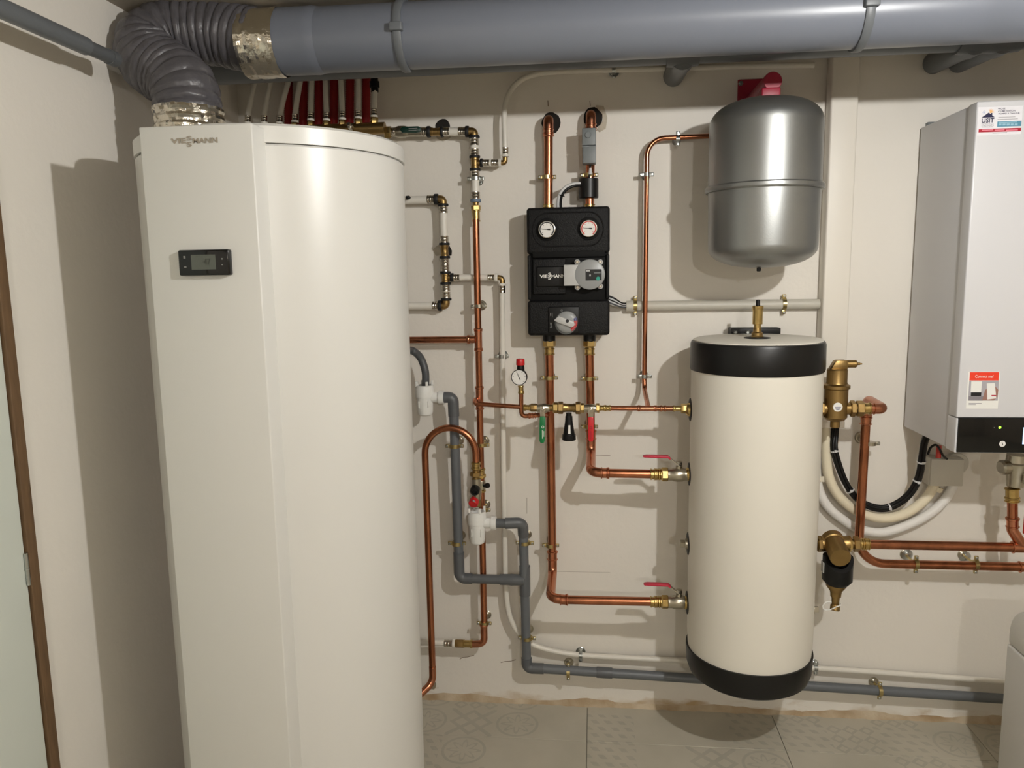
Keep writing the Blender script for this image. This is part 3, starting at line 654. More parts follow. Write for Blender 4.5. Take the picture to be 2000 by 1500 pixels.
td = thing('drain_funnel', 'black plastic drain funnel hanging under the brass disconnector', 'funnel', P(1111, 860, WF))
c0 = P(1111, 806, WF); c1 = P(1111, 859, WF); hh = c0.z - c1.z
obj('funnel_body', MB().lathe(c0, (0, 0, -1), [(0, .009), (hh * .12, .009), (hh * .12, .011), (hh * .3, .012), (hh * .8, .0185), (hh * .8, .021), (hh * .97, .022), (hh, .021), (hh, .018)], 28), 'black_plastic', td)
q = P(1112, 838, WF + .02); obj('funnel_window', MB().prism([(-.004, -.014), (-.003, .012), (.003, .012), (.004, -.014)], q, XA, V((0, .12, 1)), (0, -.003, 0)), 'white_print', td)

# ================================================================== pump group
WG = .13; R28 = .0142; WU = .06
pgp = thing('pump_group', 'black insulated pump group with two thermometers and a grey circulation pump', 'pump', P(1110, 655, .06))
X0, X1, Z0, Z1 = rect(1029.5, 404, 1191, 655.5, WG)
zs1 = P(1110, 496, WG).z; zs2 = P(1110, 586, WG).z
obj('rear_shell', MB().box(X0 + .002, X1 - .002, -.07, -.004, Z0 + .002, Z1 - .002, .012, 3), 'epp_black', pgp)
obj('upper_shell', MB().box(X0, X1, -WG, -.05, zs1 + .001, Z1, .010, 4), 'epp_black', pgp)
obj('lower_shell', MB().box(X0, X1, -WG, -.05, Z0, zs2 - .001, .010, 4), 'epp_black', pgp)
obj('middle_shell', MB().box(X0 + .006, X1 - .006, -WG + .012, -.05, zs2 - .004, zs1 + .004, .003, 2), 'epp_recess', pgp)
for a, b in ((X0 + .001, X0 + .012), (X1 - .012, X1 - .001)):
    obj('side_clip', MB().box(a, b, -WG + .003, -.06, zs2 + .002, zs1 - .002, .004, 3), 'epp_black', pgp)
x0, x1, z0, z1 = rect(1040, 489, 1182, 500, WG); obj('lip', MB().box(x0, x1, -WG + .001, -WG + .02, z0 - .004, z1, .002), 'epp_recess', pgp)
x0, x1, z0, z1 = rect(1040, 505, 1105, 575, WG); obj('name_panel', MB().box(x0, x1, -WG + .004, -WG + .02, z0, z1, .004, 3), 'epp_black', pgp)
x0, x1, z0, z1 = rect(1048, 520, 1120, 560, WG); np_ = obj('name_plate', MB().box(x0, x1, -WG - .001, -WG + .008, z0, z1, .004, 3), 'black_plastic', pgp)
for s, rc in (('VIE', (1054, 536.5, 1069.5, 543)), ('S', (1070.5, 532.5, 1076, 539)), ('S', (1070.5, 539.5, 1076, 546)), ('MANN', (1077, 536, 1104, 542.5))):
    lettering(np_, s, rc, WG + .0015, 'white_print', offset=.03, rot=0)
# oblong raised rim around the thermometers
zc = P(1110, 448, WG).z; xa, xb = P(1068, 448, WG).x, P(1151, 448, WG).x
rim = []
for k in range(17): a = math.pi / 2 + math.pi * k / 16; rim.append((xa + math.cos(a) * .052 * .85, zc + math.sin(a) * .052))
for k in range(17): a = -math.pi / 2 + math.pi * k / 16; rim.append((xb + math.cos(a) * .052 * .85, zc + math.sin(a) * .052))
pts = [V((a, -WG - .0005, b)) for a, b in rim]; pts.append(pts[0])
obj('oblong_rim', MB().tube(pts, .0022, 8), 'epp_black', pgp)
for px, py, red in ((1068.5, 448.5, False), (1149.8, 446.5, True)):
    c = P(px, py, WG)
    obj('thermometer_well', MB().lathe(c + V((0, .002, 0)), (0, -1, 0), [(0, .036), (.003, .036), (.0042, .034), (.0042, .029), (.0035, .028)], 36), 'epp_recess', pgp)
    th = obj('thermometer', MB().lathe(c, (0, -1, 0), [(0, .0275), (.012, .0275), (.014, .0265), (.0145, .025), (.013, .0245)], 40), 'steel', pgp)
    obj('dial_face', MB().lathe(c, (0, -1, 0), [(.008, .0245), (.0136, .0245)], 40), 'dial_white', th)
    mb = MB(); n = 24
    for k in range(n + 1):
        a = math.radians(235 - 290 * k / n); e = V((math.cos(a), 0, math.sin(a))); mb.v += [c + e * .0200 + V((0, -.0139, 0)), c + e * .0235 + V((0, -.0139, 0))]
    mb.f = [(2 * k, 2 * k + 1, 2 * k + 3, 2 * k + 2) for k in range(n)]
    obj('scale_band', mb, 'dial_red' if red else 'ink', th)
    for k in range(7):
        a = math.radians(215 - 42 * k); e = V((math.cos(a), 0, math.sin(a))); n_ = V((-e.z, 0, e.x))
        obj('scale_mark', MB().prism([(-.0015, -.0007), (.0015, -.0007), (.0015, .0007), (-.0015, .0007)], c + e * .0165 + V((0, -.0137, 0)), e, n_, (0, -.0003, 0)), 'dial_red' if red else 'ink', th)
    d = V((-.995, 0, .04 if not red else .1)).normalized(); s_ = V((d.z, 0, -d.x))
    obj('needle', MB().prism([(-.011, -.0022), (-.011, .0022), (-.003, .0018), (.0, .0008), (.016, .0003), (.016, -.0003), (.0, -.0008), (-.003, -.0018)], c + V((0, -.0142, 0)), d, s_, (0, -.0008, 0)), 'ink', th)
# circulation pump head
c = P(1152, 536, WG + .03)
pump = obj('pump_motor', MB().lathe(V((c.x, -WG + .02, c.z)), (0, -1, 0), [(0, .044), (.044, .046), (.050, .0475), (.054, .0465), (.056, .043)], 48), 'dial_grey', pgp)
x0, x1, z0, z1 = rect(1101, 517, 1132, 558, WG + .03)
obj('terminal_box', MB().box(x0, x1, -WG - .034, -WG + .01, z0, z1, .0025), 'dial_light', pgp)
for px, py in ((1127.5, 512), (1172.5, 512), (1172.5, 559), (1128, 561)):
    b_ = P(px, py, WG + .02); l_ = obj('bolt_lug', MB().lathe(V((b_.x, -WG + .01, b_.z)), (0, -1, 0), [(0, .009), (.028, .009), (.03, .007)], 16), 'dial_light', pgp)
    obj('bolt', MB().lathe(V((b_.x, -WG - .019, b_.z)), (0, -1, 0), [(0, .005), (.004, .005), (.005, .004)], 12), 'steel', l_)
wl_ = WG + .0362
pl = plate(pgp, 'pump_label', (1143.5, 526, 1175, 547.5), wl_ - .002, wl_, 'black_plastic')
disc(pl, 'dial_button', 1168, 544, wl_ - .001, wl_ + .0015, .0062, 'teal', 20, .0005)
plate(pl, 'label_mark', (1144.5, 527.5, 1152, 530.5), wl_ - .001, wl_ + .0005, 'dial_light'); plate(pl, 'label_mark', (1151, 536, 1154, 539.5), wl_ - .001, wl_ + .0005, 'dial_light'); plate(pl, 'label_mark', (1160, 532, 1173, 534), wl_ - .001, wl_ + .0005, 'plastic_grey')
for rc in ((1128, 529, 1135, 530.2), (1128, 532, 1136, 533.2), (1128, 535, 1134, 536.2), (1128, 539, 1137, 540.2), (1137, 518, 1143, 523), (1151, 513, 1162, 514.4), (1151, 516.5, 1160, 517.8), (1151, 520, 1163, 521.3), (1156, 553, 1168, 554.4), (1157, 556, 1167, 557.2), (1144, 554, 1148.5, 558), (1150, 557, 1153.5, 561)):
    plate(pgp, 'pump_print', rc, wl_ - .003, wl_ - .0005, 'text_grey')
# mixing valve dial
x0, x1, z0, z1 = rect(1071, 599, 1131, 650, WG + .006)
kb = obj('dial_plate', MB().box(x0, x1, -WG - .006, -WG + .01, z0, z1, .003), 'black_plastic', pgp)
c = P(1107, 628.5, WG + .01)
obj('dial_base', MB().lathe(V((c.x - .003, -WG - .004, c.z - .004)), (0, -1, 0), [(0, .0365), (.005, .0365), (.008, .0345)], 48), 'plastic_grey', kb)
obj('dial', MB().lathe(V((c.x, -WG - .010, c.z)), (0, -1, 0), [(0, .034), (.010, .034), (.014, .030), (.016, .02)], 48), 'dial_grey', kb)
def sector(a0, a1, r0, r1, m, nm):
    mb = MB(); n = 12
    for k in range(n + 1):
        a = math.radians(a0 + (a1 - a0) * k / n); e = V((math.cos(a), 0, math.sin(a)))
        for r, y in ((r0, .0262), (r1, .0226), (r1 + .0018, .012)): mb.v.append(V((c.x, -WG - y, c.z)) + e * r)
    mb.f = [f for k in range(n) for f in ((3 * k, 3 * k + 1, 3 * k + 4, 3 * k + 3), (3 * k + 1, 3 * k + 2, 3 * k + 5, 3 * k + 4))]
    obj(nm, mb, m, kb)
sector(-60, 8, .024, .033, 'red_plastic', 'red_sector'); sector(8, 26, .024, .033, 'blue_dark', 'blue_sector')
dd = V((.93, 0, -.37)).normalized(); ss = V((.37, 0, .93))
obj('dial_grip', MB().prism([(-.040, -.009), (-.030, .010), (.022, .010), (.028, .0), (.022, -.010), (-.026, -.011)], V((c.x, -WG - .022, c.z)), dd, ss, (0, -.012, 0), .002), 'dial_light', kb)
disc(kb, 'grip_hole', 1108, 627, WG + .030, WG + .0345, .0055, 'ink', 16, .0003)
lettering(kb, '0', (1095, 604, 1099, 608.5), WG + .0065, 'icon_grey', offset=.02)
for s, rc in (('1', (1074.5, 611, 1076.5, 617)), ('V', (1078, 611, 1080, 621)), ('1', (1074.5, 630, 1078, 638)), ('B', (1074.5, 633.5, 1079, 640))):
    lettering(kb, s, rc, WG + .0065, 'icon_grey')
for px in (1072.5, 1151.5):
    obj('port_neck', MB().lathe(P(px, 650, WU), (0, 0, -1), [(0, .0205), (.026, .0205), (.028, .0185)], 28), 'black_plastic', pgp)

# ================================================================== 28 mm copper pipes above and below the pump group
def wall_pipe(x0, x1, ytop, label, hole):
    t = thing('copper_pipe', label, 'pipe', P(x1, 403, WU))
    a = P(x0, ytop + 16, WU)
    obj('pipe_section', MB().tube([a + V((0, 0, -.02)), P(x1, 408, WU)], R28, 24), 'copper', t)
    bent(t, 'elbow', 'copper_fit', [a + V((0, 0, -.03)), a + V((0, 0, .012)), V((a.x, .02, a.z + .012))], R28 * 1.12, .03)
    b = a + V((0, 0, -.030)); fit(t, 'bead', b, b + V((0, 0, -.005)), R28); fit(t, 'press', b + V((0, 0, .012)), b + V((0, 0, -.012)), R28)
    fit(t, 'bright', P(x1, 399, WU), P(x1, 406, WU), R28)
    h = thing('wall_hole', hole, 'hole', P(x0 + 12, ytop + 16, 0)); cc = V((a.x + .006, 0, a.z + .010))
    poly = [(math.cos(k * math.pi / 9) * (.029 + .004 * random.random()), math.sin(k * math.pi / 9) * (.032 + .004 * random.random())) for k in range(18)]
    obj('cavity', MB().prism(poly, cc + V((0, .012, 0)), XA, ZA, (0, -.0126, 0)), 'hole_dark', h)
    if 'patched' in hole:
        obj('plaster_patch', MB().prism([(.01, .04), (.035, .036), (.047, .0), (.042, -.034), (.022, -.045), (.012, -.036), (.033, -.01), (.03, .012), (.01, .034)], cc, XA, ZA, (0, -.003, 0), .001), 'patch_plaster', h)
    return t
wall_pipe(1071, 1071, 224, 'thick copper pipe from the left wall elbow down into the pump group', 'dark hole in the wall around the left copper elbow')
wall_pipe(1154, 1151.5, 214, 'thick copper pipe from the right wall elbow down into the pump group', 'patched hole in the wall around the right copper elbow')
clamp(1068.5, 346, WU, R28, 'yellow zinc clamp on the copper pipe above the left thermometer')
clamp(1150.5, 342, WU, R28, 'yellow zinc clamp on the copper pipe below the grey thermostat')
# strap-on thermostat
ts = thing('thermostat', 'grey box thermostat strapped to the right copper pipe', 'thermostat', P(1151, 320, .08))
x0, x1, z0, z1 = rect(1137, 249, 1164, 319, .115)
obj('housing', MB().box(x0, x1, -.088, -.072, z0, z1, .003), 'plastic_grey', ts)
xm = P(1150, 284, .115)
obj('cover_upper', MB().box(x0, x1 - .001, -.115, -.086, xm.z + .0005, z1 - .001, .002), 'plastic_grey', ts)
obj('cover_lower', MB().box(x0 + .002, x1, -.117, -.086, z0, xm.z - .0005, .002), 'plastic_grey', ts)
disc(ts, 'setting_knob', 1148.5, 263, .112, .119, .0095, 'plastic_grey', 24)
plate(ts, 'cover_latch', (1137, 285, 1150, 288), .116, .119, 'plastic_grey', .0006)
obj('strap', MB().lathe(P(1152, 298, WU), ZA, [(0, R28 + .001), (0, R28 + .002), (.006, R28 + .002), (.006, R28 + .001)], 24), 'steel', ts)
obj('sensor_cable', MB().tube(spline([P(1153, 316, .085), P(1153, 326, .082), P(1152, 336, .08), P(1151, 350, .08)], 4), .004, 10), 'black_plastic', ts)
obj('cable_end', MB().lathe(P(1153, 328, .083), (0, 0, -1), [(0, .003), (.004, .004), (.02, .007)], 14), 'tie_white', ts)
fs = thing('pipe_insulation', 'short black foam sleeve wrapped on the copper pipe above the right thermometer', 'insulation', P(1149.5, 388, WU))
obj('foam_sleeve', MB().lathe(P(1149.5, 387.5, WU), ZA, [(0, R28), (0, .030), (.002, .0315), (P(1149.5, 349, WU).z - P(1149.5, 387.5, WU).z - .002, .0315), (P(1149.5, 349, WU).z - P(1149.5, 387.5, WU).z, .030), (P(1149.5, 349, WU).z - P(1149.5, 387.5, WU).z, R28)], 40), 'black_vinyl', fs)
sc_ = thing('sensor_cable', 'black and white cable pair looping from the foam sleeve into the pump group', 'cable', P(1095, 403, .08))
obj('cable', MB().tube(spline([P(1133, 362, .075), P(1122, 363, .085), P(1108, 369, .09), P(1098, 381, .09), P(1095, 395, .085), P(1096, 410, .08)], 6), .0042, 12), 'black_plastic', sc_)
obj('cable', MB().tube(spline([P(1133, 358, .075), P(1120, 359, .085), P(1104, 366, .09), P(1093, 380, .09), P(1090, 395, .085), P(1090, 410, .08)], 6), .0048, 12), 'tie_white', sc_)
obj('cable_tie', MB().ring(P(1097, 382, .09), V((.3, 0, 1)), .0085, .0015, 16, 6), 'black_plastic', sc_)

# lower pipes, each with a brass union, to the tank valves
WT = .215
def lever_up(t, px, py, w):
    c = P(px, py, w)
    obj('valve_body', MB().lathe(c - XA * .034, XA, [(0, .014), (0, .0195), (.012, .0195), (.016, .0215), (.032, .0225), (.046, .0215), (.05, .0195), (.060, .0195), (.060, .015)], 28), 'nickel', t)
    obj('valve_stem', MB().lathe(c, ZA, [(0, .010), (.028, .010), (.028, .0075), (.033, .0075)], 18), 'nickel', t)
    obj('lever_nut', MB().lathe(c + ZA * .031, ZA, [(0, .0105), (.011, .0105), (.012, .008)], 6), 'steel', t)
    o = c + ZA * .036
    obj('lever', MB().prism([(.006, 0), (-.006, 0), (-.03, .020), (-.046, .023), (-.046, .020), (-.031, .017), (-.008, -.003), (.006, -.003)], o + V((0, .008, 0)), XA, ZA, (0, -.016, 0), .0006), 'steel', t)
    obj('lever_grip', MB().prism([(-.026, .018), (-.034, .0245), (-.07, .026), (-.100, .0262), (-.110, .0245), (-.113, .0215), (-.108, .0195), (-.07, .0185), (-.036, .018), (-.028, .0125)], o + V((0, .0095, 0)), XA, ZA, (0, -.019, 0), .0015), 'lever_red', t)
for px0, px1, yb, yr, lab, lv in ((1073, 1076.5, 1168, 1175, 'copper return pipe from the pump group down to the lowest left tank valve', 'nickel ball valve with red lever at the lowest left tank port'),
                                  (1151.5, 1150, 922, 926, 'copper flow pipe from the pump group to the second left tank valve', 'nickel ball valve with red lever at the second left tank port')):
    t = thing('copper_pipe', lab, 'pipe', P(px0, 690, WU))
    chain(t, (px0, 655), (px0, 700), WU, .0150, [('nutb', 664, 677, .0140), ('brass', 676, 682, .0150), ('bright', 680, 693, R28)])
    corner = P(px1 + 5, yb - 22, WU); low = P(px1 + 1, yb, WT - .01)
    top = P(px0, 686, WU); turn = V((top.x + .004, -WU, low.z + .075))
    obj('pipe_section', MB().tube([top, turn], R28, 24), 'copper', t)
    bend_pts = [turn + V((0, 0, .03)), V((turn.x, -WU, low.z + .03)), V((turn.x, -WT + .01, low.z - .0)), V((turn.x + .055, -WT, low.z))]
    bent(t, 'elbow', 'copper_fit', bend_pts, R28 * 1.1, [.03, .035], 24)
    fit(t, 'bead', turn + V((0, 0, .033)), turn + V((0, 0, .027)), R28); fit(t, 'press', turn + V((0, 0, .03)), turn, R28)
    hx0 = V((turn.x + .05, -WT, low.z)); hx1 = P(1278, yr, WT)
    obj('pipe_section', MB().tube([hx0, hx1], R28, 24), 'copper', t)
    dd = (hx1 - hx0).normalized(); fit(t, 'press', hx0 + dd * -.018, hx0 + dd * .004, R28); fit(t, 'bead', hx0 + dd * .003, hx0 + dd * .009, R28)
    chain(t, (1250, yr), (1345, yr + 1), WT, R28, [('bright', 1270, 1283), ('bbead', 1277, 1281), ('bbead', 1285, 1289), ('bright', 1282, 1292), ('nutb', 1292, 1305, R28 * 1.02), ('brass', 1304, 1311, R28)])
    v = thing('ball_valve', lv, 'valve', P(1326, yr + 1, WT), 'ball valves'); lever_up(v, 1326, yr + 1, WT)
    chain(v, (1326, yr + 1), (1360, yr + 1), WT, .0165, [('brass', 1338, 1348)])
clamp(1072.5, 738, WU, R28, 'yellow zinc clamp on the left copper pipe just below the pump group')
clamp(1151, 739, WU, R28, 'yellow zinc clamp on the right copper pipe just below the pump group')
clamp(1151, 833, WU, R28, 'yellow zinc clamp on the copper pipe behind the red valve grip')
clamp(1075.5, 1065, WU, R28, 'yellow zinc clamp low on the left copper pipe above its elbow')

# ================================================================== expansion vessel
WV = .265
xl, xrr = P(1380.5, 340, WV).x, P(1602.5, 340, WV).x; VX = (xl + xrr) / 2 + .003; VR = (xrr - xl) / 2 * .985
zt, zb_ = P(1490, 193, WV).z, P(1478, 523, WV).z
ev = thing('expansion_vessel', 'silver grey metal expansion vessel hanging from the red wall bracket', 'vessel', (VX, -WV, zb_))
h = zt - zb_; prof = []
for k in range(13):
    a = math.pi / 2 * k / 12; prof.append((.062 - .062 * math.cos(a) ** .9 if k < 12 else .062, VR * .98 * math.sin(a) ** .85))
zseam = P(1490, 354, WV + VR).z - zb_ - .006
prof += [(zseam - .004, VR * .995), (zseam - .004, VR + .001), (zseam + .010, VR + .001), (zseam + .010, VR)]
for k in range(12, -1, -1):
    a = math.pi / 2 * k / 12; prof.append((h - .075 + .075 * math.cos(a) ** .9, VR * math.sin(a) ** .8))
obj('shell', MB().lathe((VX, -WV, zb_), ZA, prof, 80), 'vessel_grey', ev, ang=50)
obj('clamp_ring', MB().lathe((VX, -WV, zb_ + zseam - .007), ZA, [(0, VR), (0, VR + .006), (.004, VR + .009), (.013, VR + .009), (.017, VR + .006), (.017, VR)], 80), 'vessel_grey', ev)
obj('valve_cap', MB().lathe((VX - .012, -WV - .02, zb_ + .003), (0, 0, -1), [(0, .006), (.012, .006), (.014, .004)], 14), 'black_plastic', ev)
obj('top_nipple', MB().lathe((VX + .005, -WV, zt - .006), ZA, [(0, .014), (.02, .014)], 18), 'nickel', ev)
rb = thing('wall_bracket', 'dark red wall bracket with round arm above the expansion vessel', 'bracket', P(1475, 165, 0))
x0, x1, z0, z1 = rect(1441, 154, 1504, 226, .01)
obj('wall_plate', MB().box(x0, x1, -.010, 0, z0, z1, .002), 'red_dark', rb)
armp = P(1498, 143, .25); rod = P(1495, 141, .25)
obj('arm', MB().lathe((VX + .013, -.008, zt + .032 + .012), (0, -1, 0), [(0, .026), (WV + .004, .026), (WV + .008, .024)], 28), 'red_dark', rb)
obj('gusset', MB().prism([(0, -.07), (0, .0), (WV * .8, .012), (WV * .95, -.015)], (VX + .010, -.010, zt + .03), (0, -1, 0), ZA, (.006, 0, 0), .001), 'red_dark', rb)
obj('saddle', MB().box(VX - .018, VX + .034, -WV - .022, -WV + .022, zt - .002, zt + .026, .004), 'red_dark', rb)
for px, py in ((1446.5, 163), (1497, 163)):
    obj('screw', MB().lathe(P(px, py, .01), (0, -1, 0), [(0, .008), (.003, .008), (.003, .005), (.007, .004)], 6), 'zinc', rb)
W15 = .046
vp = thing('copper_pipe', 'thin copper pipe from behind the expansion vessel down to the filling line', 'pipe', P(1262, 790, W15))
corner = P(1260, 270, W15)
obj('pipe_section', MB().tube(fillet([P(1490, 261, W15), P(1264, 271, W15), P(1261, 540, W15), P(1258.5, 742, W15), P(1259, 762, W15 + .01), P(1266, 796, WF)], [.055, .2, .03, .03]), .0078, 18), 'copper', vp)
clamp(1324, 271, W15, .008, 'zinc clamp on the thin copper pipe left of the expansion vessel', False, 'zinc', .014)
clamp(1263, 341, W15, .008, 'zinc clamp on the thin copper pipe below its upper bend', True, 'zinc', .014)
clamp(1259, 735, W15, .008, 'zinc clamp at the lower end of the thin copper pipe', True, 'zinc', .014)
# conduit
cd_ = thing('conduit_pipe', 'pale grey plastic conduit running from the pump group to the duct cover', 'pipe', P(1400, 597, .03))
WC = .019
obj('pipe_section', MB().tube([P(1226, 598, WC), P(1610, 593.5, WC)], .0165, 24), 'conduit_grey', cd_)
obj('conduit_end', MB().lathe(P(1223, 598, WC), XA, [(0, .0135), (0, .0185), (.026, .0185), (.026, .0165)], 24), 'conduit_grey', cd_)
clamp(1240.5, 597, WC, .0172, 'yellow zinc clamp at the open left end of the grey conduit', False)
clamp(1531, 594, WC, .0172, 'yellow zinc clamp on the grey conduit below the expansion vessel', False)
cb = thing('cable_bundle', 'black and white cables running from the pump group into the grey conduit', 'cable', P(1205, 590, .05))
for i, (dy, m) in enumerate(((0, 'black_plastic'), (4, 'tie_white'), (7, 'black_plastic'), (10, 'tie_white'), (13, 'hose_grey'))):
    obj('cable', MB().tube(spline([P(1186, 577 + dy * .9, .06), P(1200, 583 + dy * .9, .06), P(1214, 592 + dy * .55, .045), P(1228, 594 + dy * .4, WC)], 6), .0032, 10), m, cb)

# ================================================================== buffer tank
WK = .232
xl, xrr = P(1346, 800, WK).x, P(1600, 800, WK).x; KX = (xl + xrr) / 2 + .004; KR = (xrr - xl) / 2 * .99
ztop = P(1474, 663, WK).z; zbot = P(1478, 1371, WK + KR).z - .010
bt = thing('buffer_tank', 'white wall-hung cylindrical buffer tank with black bands at both ends', 'tank', (KX, -WK, zbot))
zb1 = P(1480, 736, WK + KR).z; zb0 = P(1490, 1322, WK + KR).z
obj('tank_jacket', MB().lathe((KX, -WK, 0), ZA, [(zb0 - .02, KR - .004), (zb0 + .05, KR), ((zb0 + zb1) / 2, KR + .001), (zb1 + .02, KR)], 96), 'tank_skin', bt)
obj('upper_band', MB().lathe((KX, -WK, 0), ZA, [(zb1 - .002, KR - .001), (zb1 - .002, KR + .003), (zb1 + .004, KR + .0045), (ztop - .012, KR + .004), (ztop - .004, KR + .001), (ztop - .001, KR - .006), (ztop - .001, KR - .016)], 96, caps=False), 'black_vinyl', bt)
obj('lid', MB().lathe((KX, -WK, 0), ZA, [(ztop - .02, KR - .004), (ztop + .001, KR - .004), (ztop + .004, KR - .012), (ztop + .004, .02)], 96), 'tank_skin', bt)
obj('lower_band', MB().lathe((KX, -WK, 0), ZA, [(zbot, KR * .6), (zbot, KR - .025), (zbot + .012, KR - .008), (zbot + .035, KR), (zb0 - .004, KR + .0035), (zb0 + .002, KR + .003), (zb0 + .002, KR - .003)], 96), 'black_vinyl', bt)
def port(side, py, kind, lab=None):
    z = P(1346 if side < 0 else 1598, py, WT).z; x = KX + side * (KR - .002)
    a = V((x, -WT, z)); ax = V((side, 0, 0))
    w = obj('port_washer', MB().lathe(a - ax * .012, ax, [(0, .036), (.0155, .036), (.0165, .034), (.0165, .02)], 36), 'black_rubber', bt)
    if kind == 'brass': obj('port_socket', MB().lathe(a, ax, [(0, .021), (.008, .021), (.012, .019), (.016, .015)], 28), 'brass', w)
    if kind == 'plug':
        obj('port_plug', MB().lathe(a, ax, [(0, .018), (.008, .018), (.008, .0165), (.012, .0165)], 28), 'nickel', w)
        obj('plug_hex', MB().lathe(a + ax * .012, ax, [(0, .012), (.014, .012), (.015, .010)], 4, phase=.5), 'nickel', w)
for py, kd in ((800, 'brass'), (926, 'brass'), (1062, 'plug'), (1177, 'brass')): port(-1, py, kd)
for py, kd in ((800, 'brass'), (936, 'plug'), (1062, 'brass'), (1190, 'plug')): port(1, py, kd)
obj('wall_hook', MB().box(P(1424, 645, .02).x, P(1520, 645, .02).x, -.055, -.002, P(1450, 653, .02).z, P(1450, 640, .02).z, .002), 'black_plastic', bt)
for px in (1436, 1460): obj('hook_bolt', MB().lathe(P(px, 649, .055), (0, -1, 0), [(0, .007), (.004, .007), (.006, .004)], 6), 'zinc', bt)
av = thing('air_vent', 'slim brass automatic air vent standing on the tank lid', 'air vent', (KX, -WK, ztop))
zz = lambda py: P(1474, py, WK).z
obj('grommet', MB().lathe((KX, -WK, ztop + .002), ZA, [(0, .04), (.004, .038), (.006, .02)], 32), 'black_rubber', av)
obj('base_hex', MB().lathe((KX, -WK, ztop + .004), ZA, [(0, .0195), (.008, .0195), (.009, .016)], 6), 'brass_matt', av)
z0 = ztop + .012
obj('reducer', MB().lathe((KX, -WK, z0), ZA, [(0, .0165), (zz(650) - z0, .0165), (zz(648) - z0, .0125), (zz(640) - z0, .0115)], 24), 'brass_matt', av)
obj('vent_body', MB().lathe((KX, -WK, zz(641)), ZA, [(0, .0105), (zz(634) - zz(641), .0105), (zz(633) - zz(641), .0148), (zz(607) - zz(641), .0148), (zz(605) - zz(641), .0165), (zz(598) - zz(641), .0165), (zz(597) - zz(641), .013)], 28), 'brass', av)
obj('vent_cap', MB().lathe((KX, -WK, zz(598)), ZA, [(0, .006), (.018, .006), (.019, .004)], 16), 'black_plastic', av)

# ================================================================== drains
WD = .07; RD = .016
dh = thing('drain_hose', 'dark grey curved drain hose from the heater into the upper white siphon', 'hose', P(833, 757, .10))
obj('hose', MB().tube(spline([V((-.62, -.47, P(810, 690, .1).z + .05)), P(795, 684, .16), P(809, 687, .12), P(822, 700, .10), P(830, 722, .10), P(831.5, 740, .10), P(830.5, 757, .10)], 8), .0125, 20), 'hose_grey', dh)
def siphon(px, ytop, ybot, w, label, out):
    zt2, zb2 = P(px, ytop, w).z, P(px, ybot, w).z; h = zt2 - zb2; x = P(px, (ytop + ybot) / 2, w).x
    t = thing('siphon_trap', label, 'siphon', (x, -w, zb2), 'white drain siphons')
    obj('cup', MB().lathe((x, -w, zb2), ZA, [(0, .018), (.004, .0235), (.012, .026), (h * .58, .028), (h * .58, .0295), (h * .66, .0295), (h * .66, .028)], 36), 'white_plastic', t)
    obj('collar', MB().lathe((x, -w, zb2 + h * .60), ZA, [(0, .028), (.002, .0315), (h * .30, .0315), (h * .34, .030), (h * .40, .030), (h * .40, .024), (h * .2, .024)], 36, caps=False), 'white_plastic', t)
    for k in range(4):
        a = .5 + k * math.pi / 2; c = V((x + math.cos(a) * .027, -w + math.sin(a) * .027, zb2 + h * .96))
        obj('inlet_rib', MB().box(c.x - .004, c.x + .004, c.y - .004, c.y + .004, c.z, c.z + .018, .0015), 'white_plastic', t)
    zo = P(px, out, w).z
    obj('outlet', MB().lathe((x + .02, -w, zo), XA, [(0, .0175), (.035, .0175)], 28), 'white_plastic', t)
    obj('outlet_nut', MB().lathe((x + .047, -w, zo), XA, [(0, .0195), (.001, .0225), (.008, .0235), (.018, .0225), (.019, .019)], 28), 'white_plastic', t)
    for s in (-1, 1): obj('cup_rib', MB().box(x + s * .016 - .001, x + s * .016 + .001, -w - .0265, -w - .02, zb2 + .03, zb2 + h * .5, .0005), 'white_plastic', t)
    return V((x + .066, -w, zo))
WS = .10
e1 = siphon(830, 752, 811, WS, 'upper white plastic siphon beside the water heater', 776)
e2 = siphon(932, 998, 1061, .12, 'lower white plastic siphon under the red safety valve knob', 1021)
dp = thing('drain_pipe', 'grey plastic drain pipe falling from the upper siphon to the tee', 'pipe', P(905, 1130, WD))
def elbow_pvc(t, a, c, b, r, bend=.03):
    a, b, c = V(a), V(b), V(c)
    obj('elbow', MB().tube(fillet([a, c, b], bend), r * 1.16, 24), 'pvc_dark', t)
v0 = P(887, 812, WS - .01); c0 = V((v0.x, e1.y, e1.z))
elbow_pvc(dp, e1 - XA * .004, c0, V((v0.x, -WS + .005, v0.z)), RD)
vb = P(895, 1085, WD + .01)
obj('pipe_section', MB().tube([V((v0.x, -WS + .005, v0.z + .01)), V((v0.x + .002, -WD - .012, vb.z))], RD, 24), 'pvc_mid', dp)
xv = v0.x + .002; WH = WD + .015; zh = P(950, 1131, WH).z
elbow_pvc(dp, V((xv, -WD - .012, vb.z + .012)), V((xv, -WH, zh)), V((P(922, 1131, WH).x, -WH, zh)), RD, .045)
obj('pipe_section', MB().tube([V((P(918, 1131, WH).x, -WH, zh)), V((P(985, 1131, WH).x, -WH, zh))], RD, 24), 'pvc_dark', dp)
tx = P(1024.5, 1130, WD).x
md = thing('drain_pipe', 'grey drain pipe with tee from the lower siphon, running low along the wall', 'pipe', P(1030, 1290, WD))
obj('tee_branch', MB().lathe((P(977, 1131, WH).x, -WH, zh), XA, [(0, RD), (0, RD * 1.18), (.03, RD * 1.18), (.038, RD * 1.26), (.05, RD * 1.22), (tx - P(977, 1131, WH).x, RD * 1.16)], 28), 'pvc_dark', md)
ze = e2.z
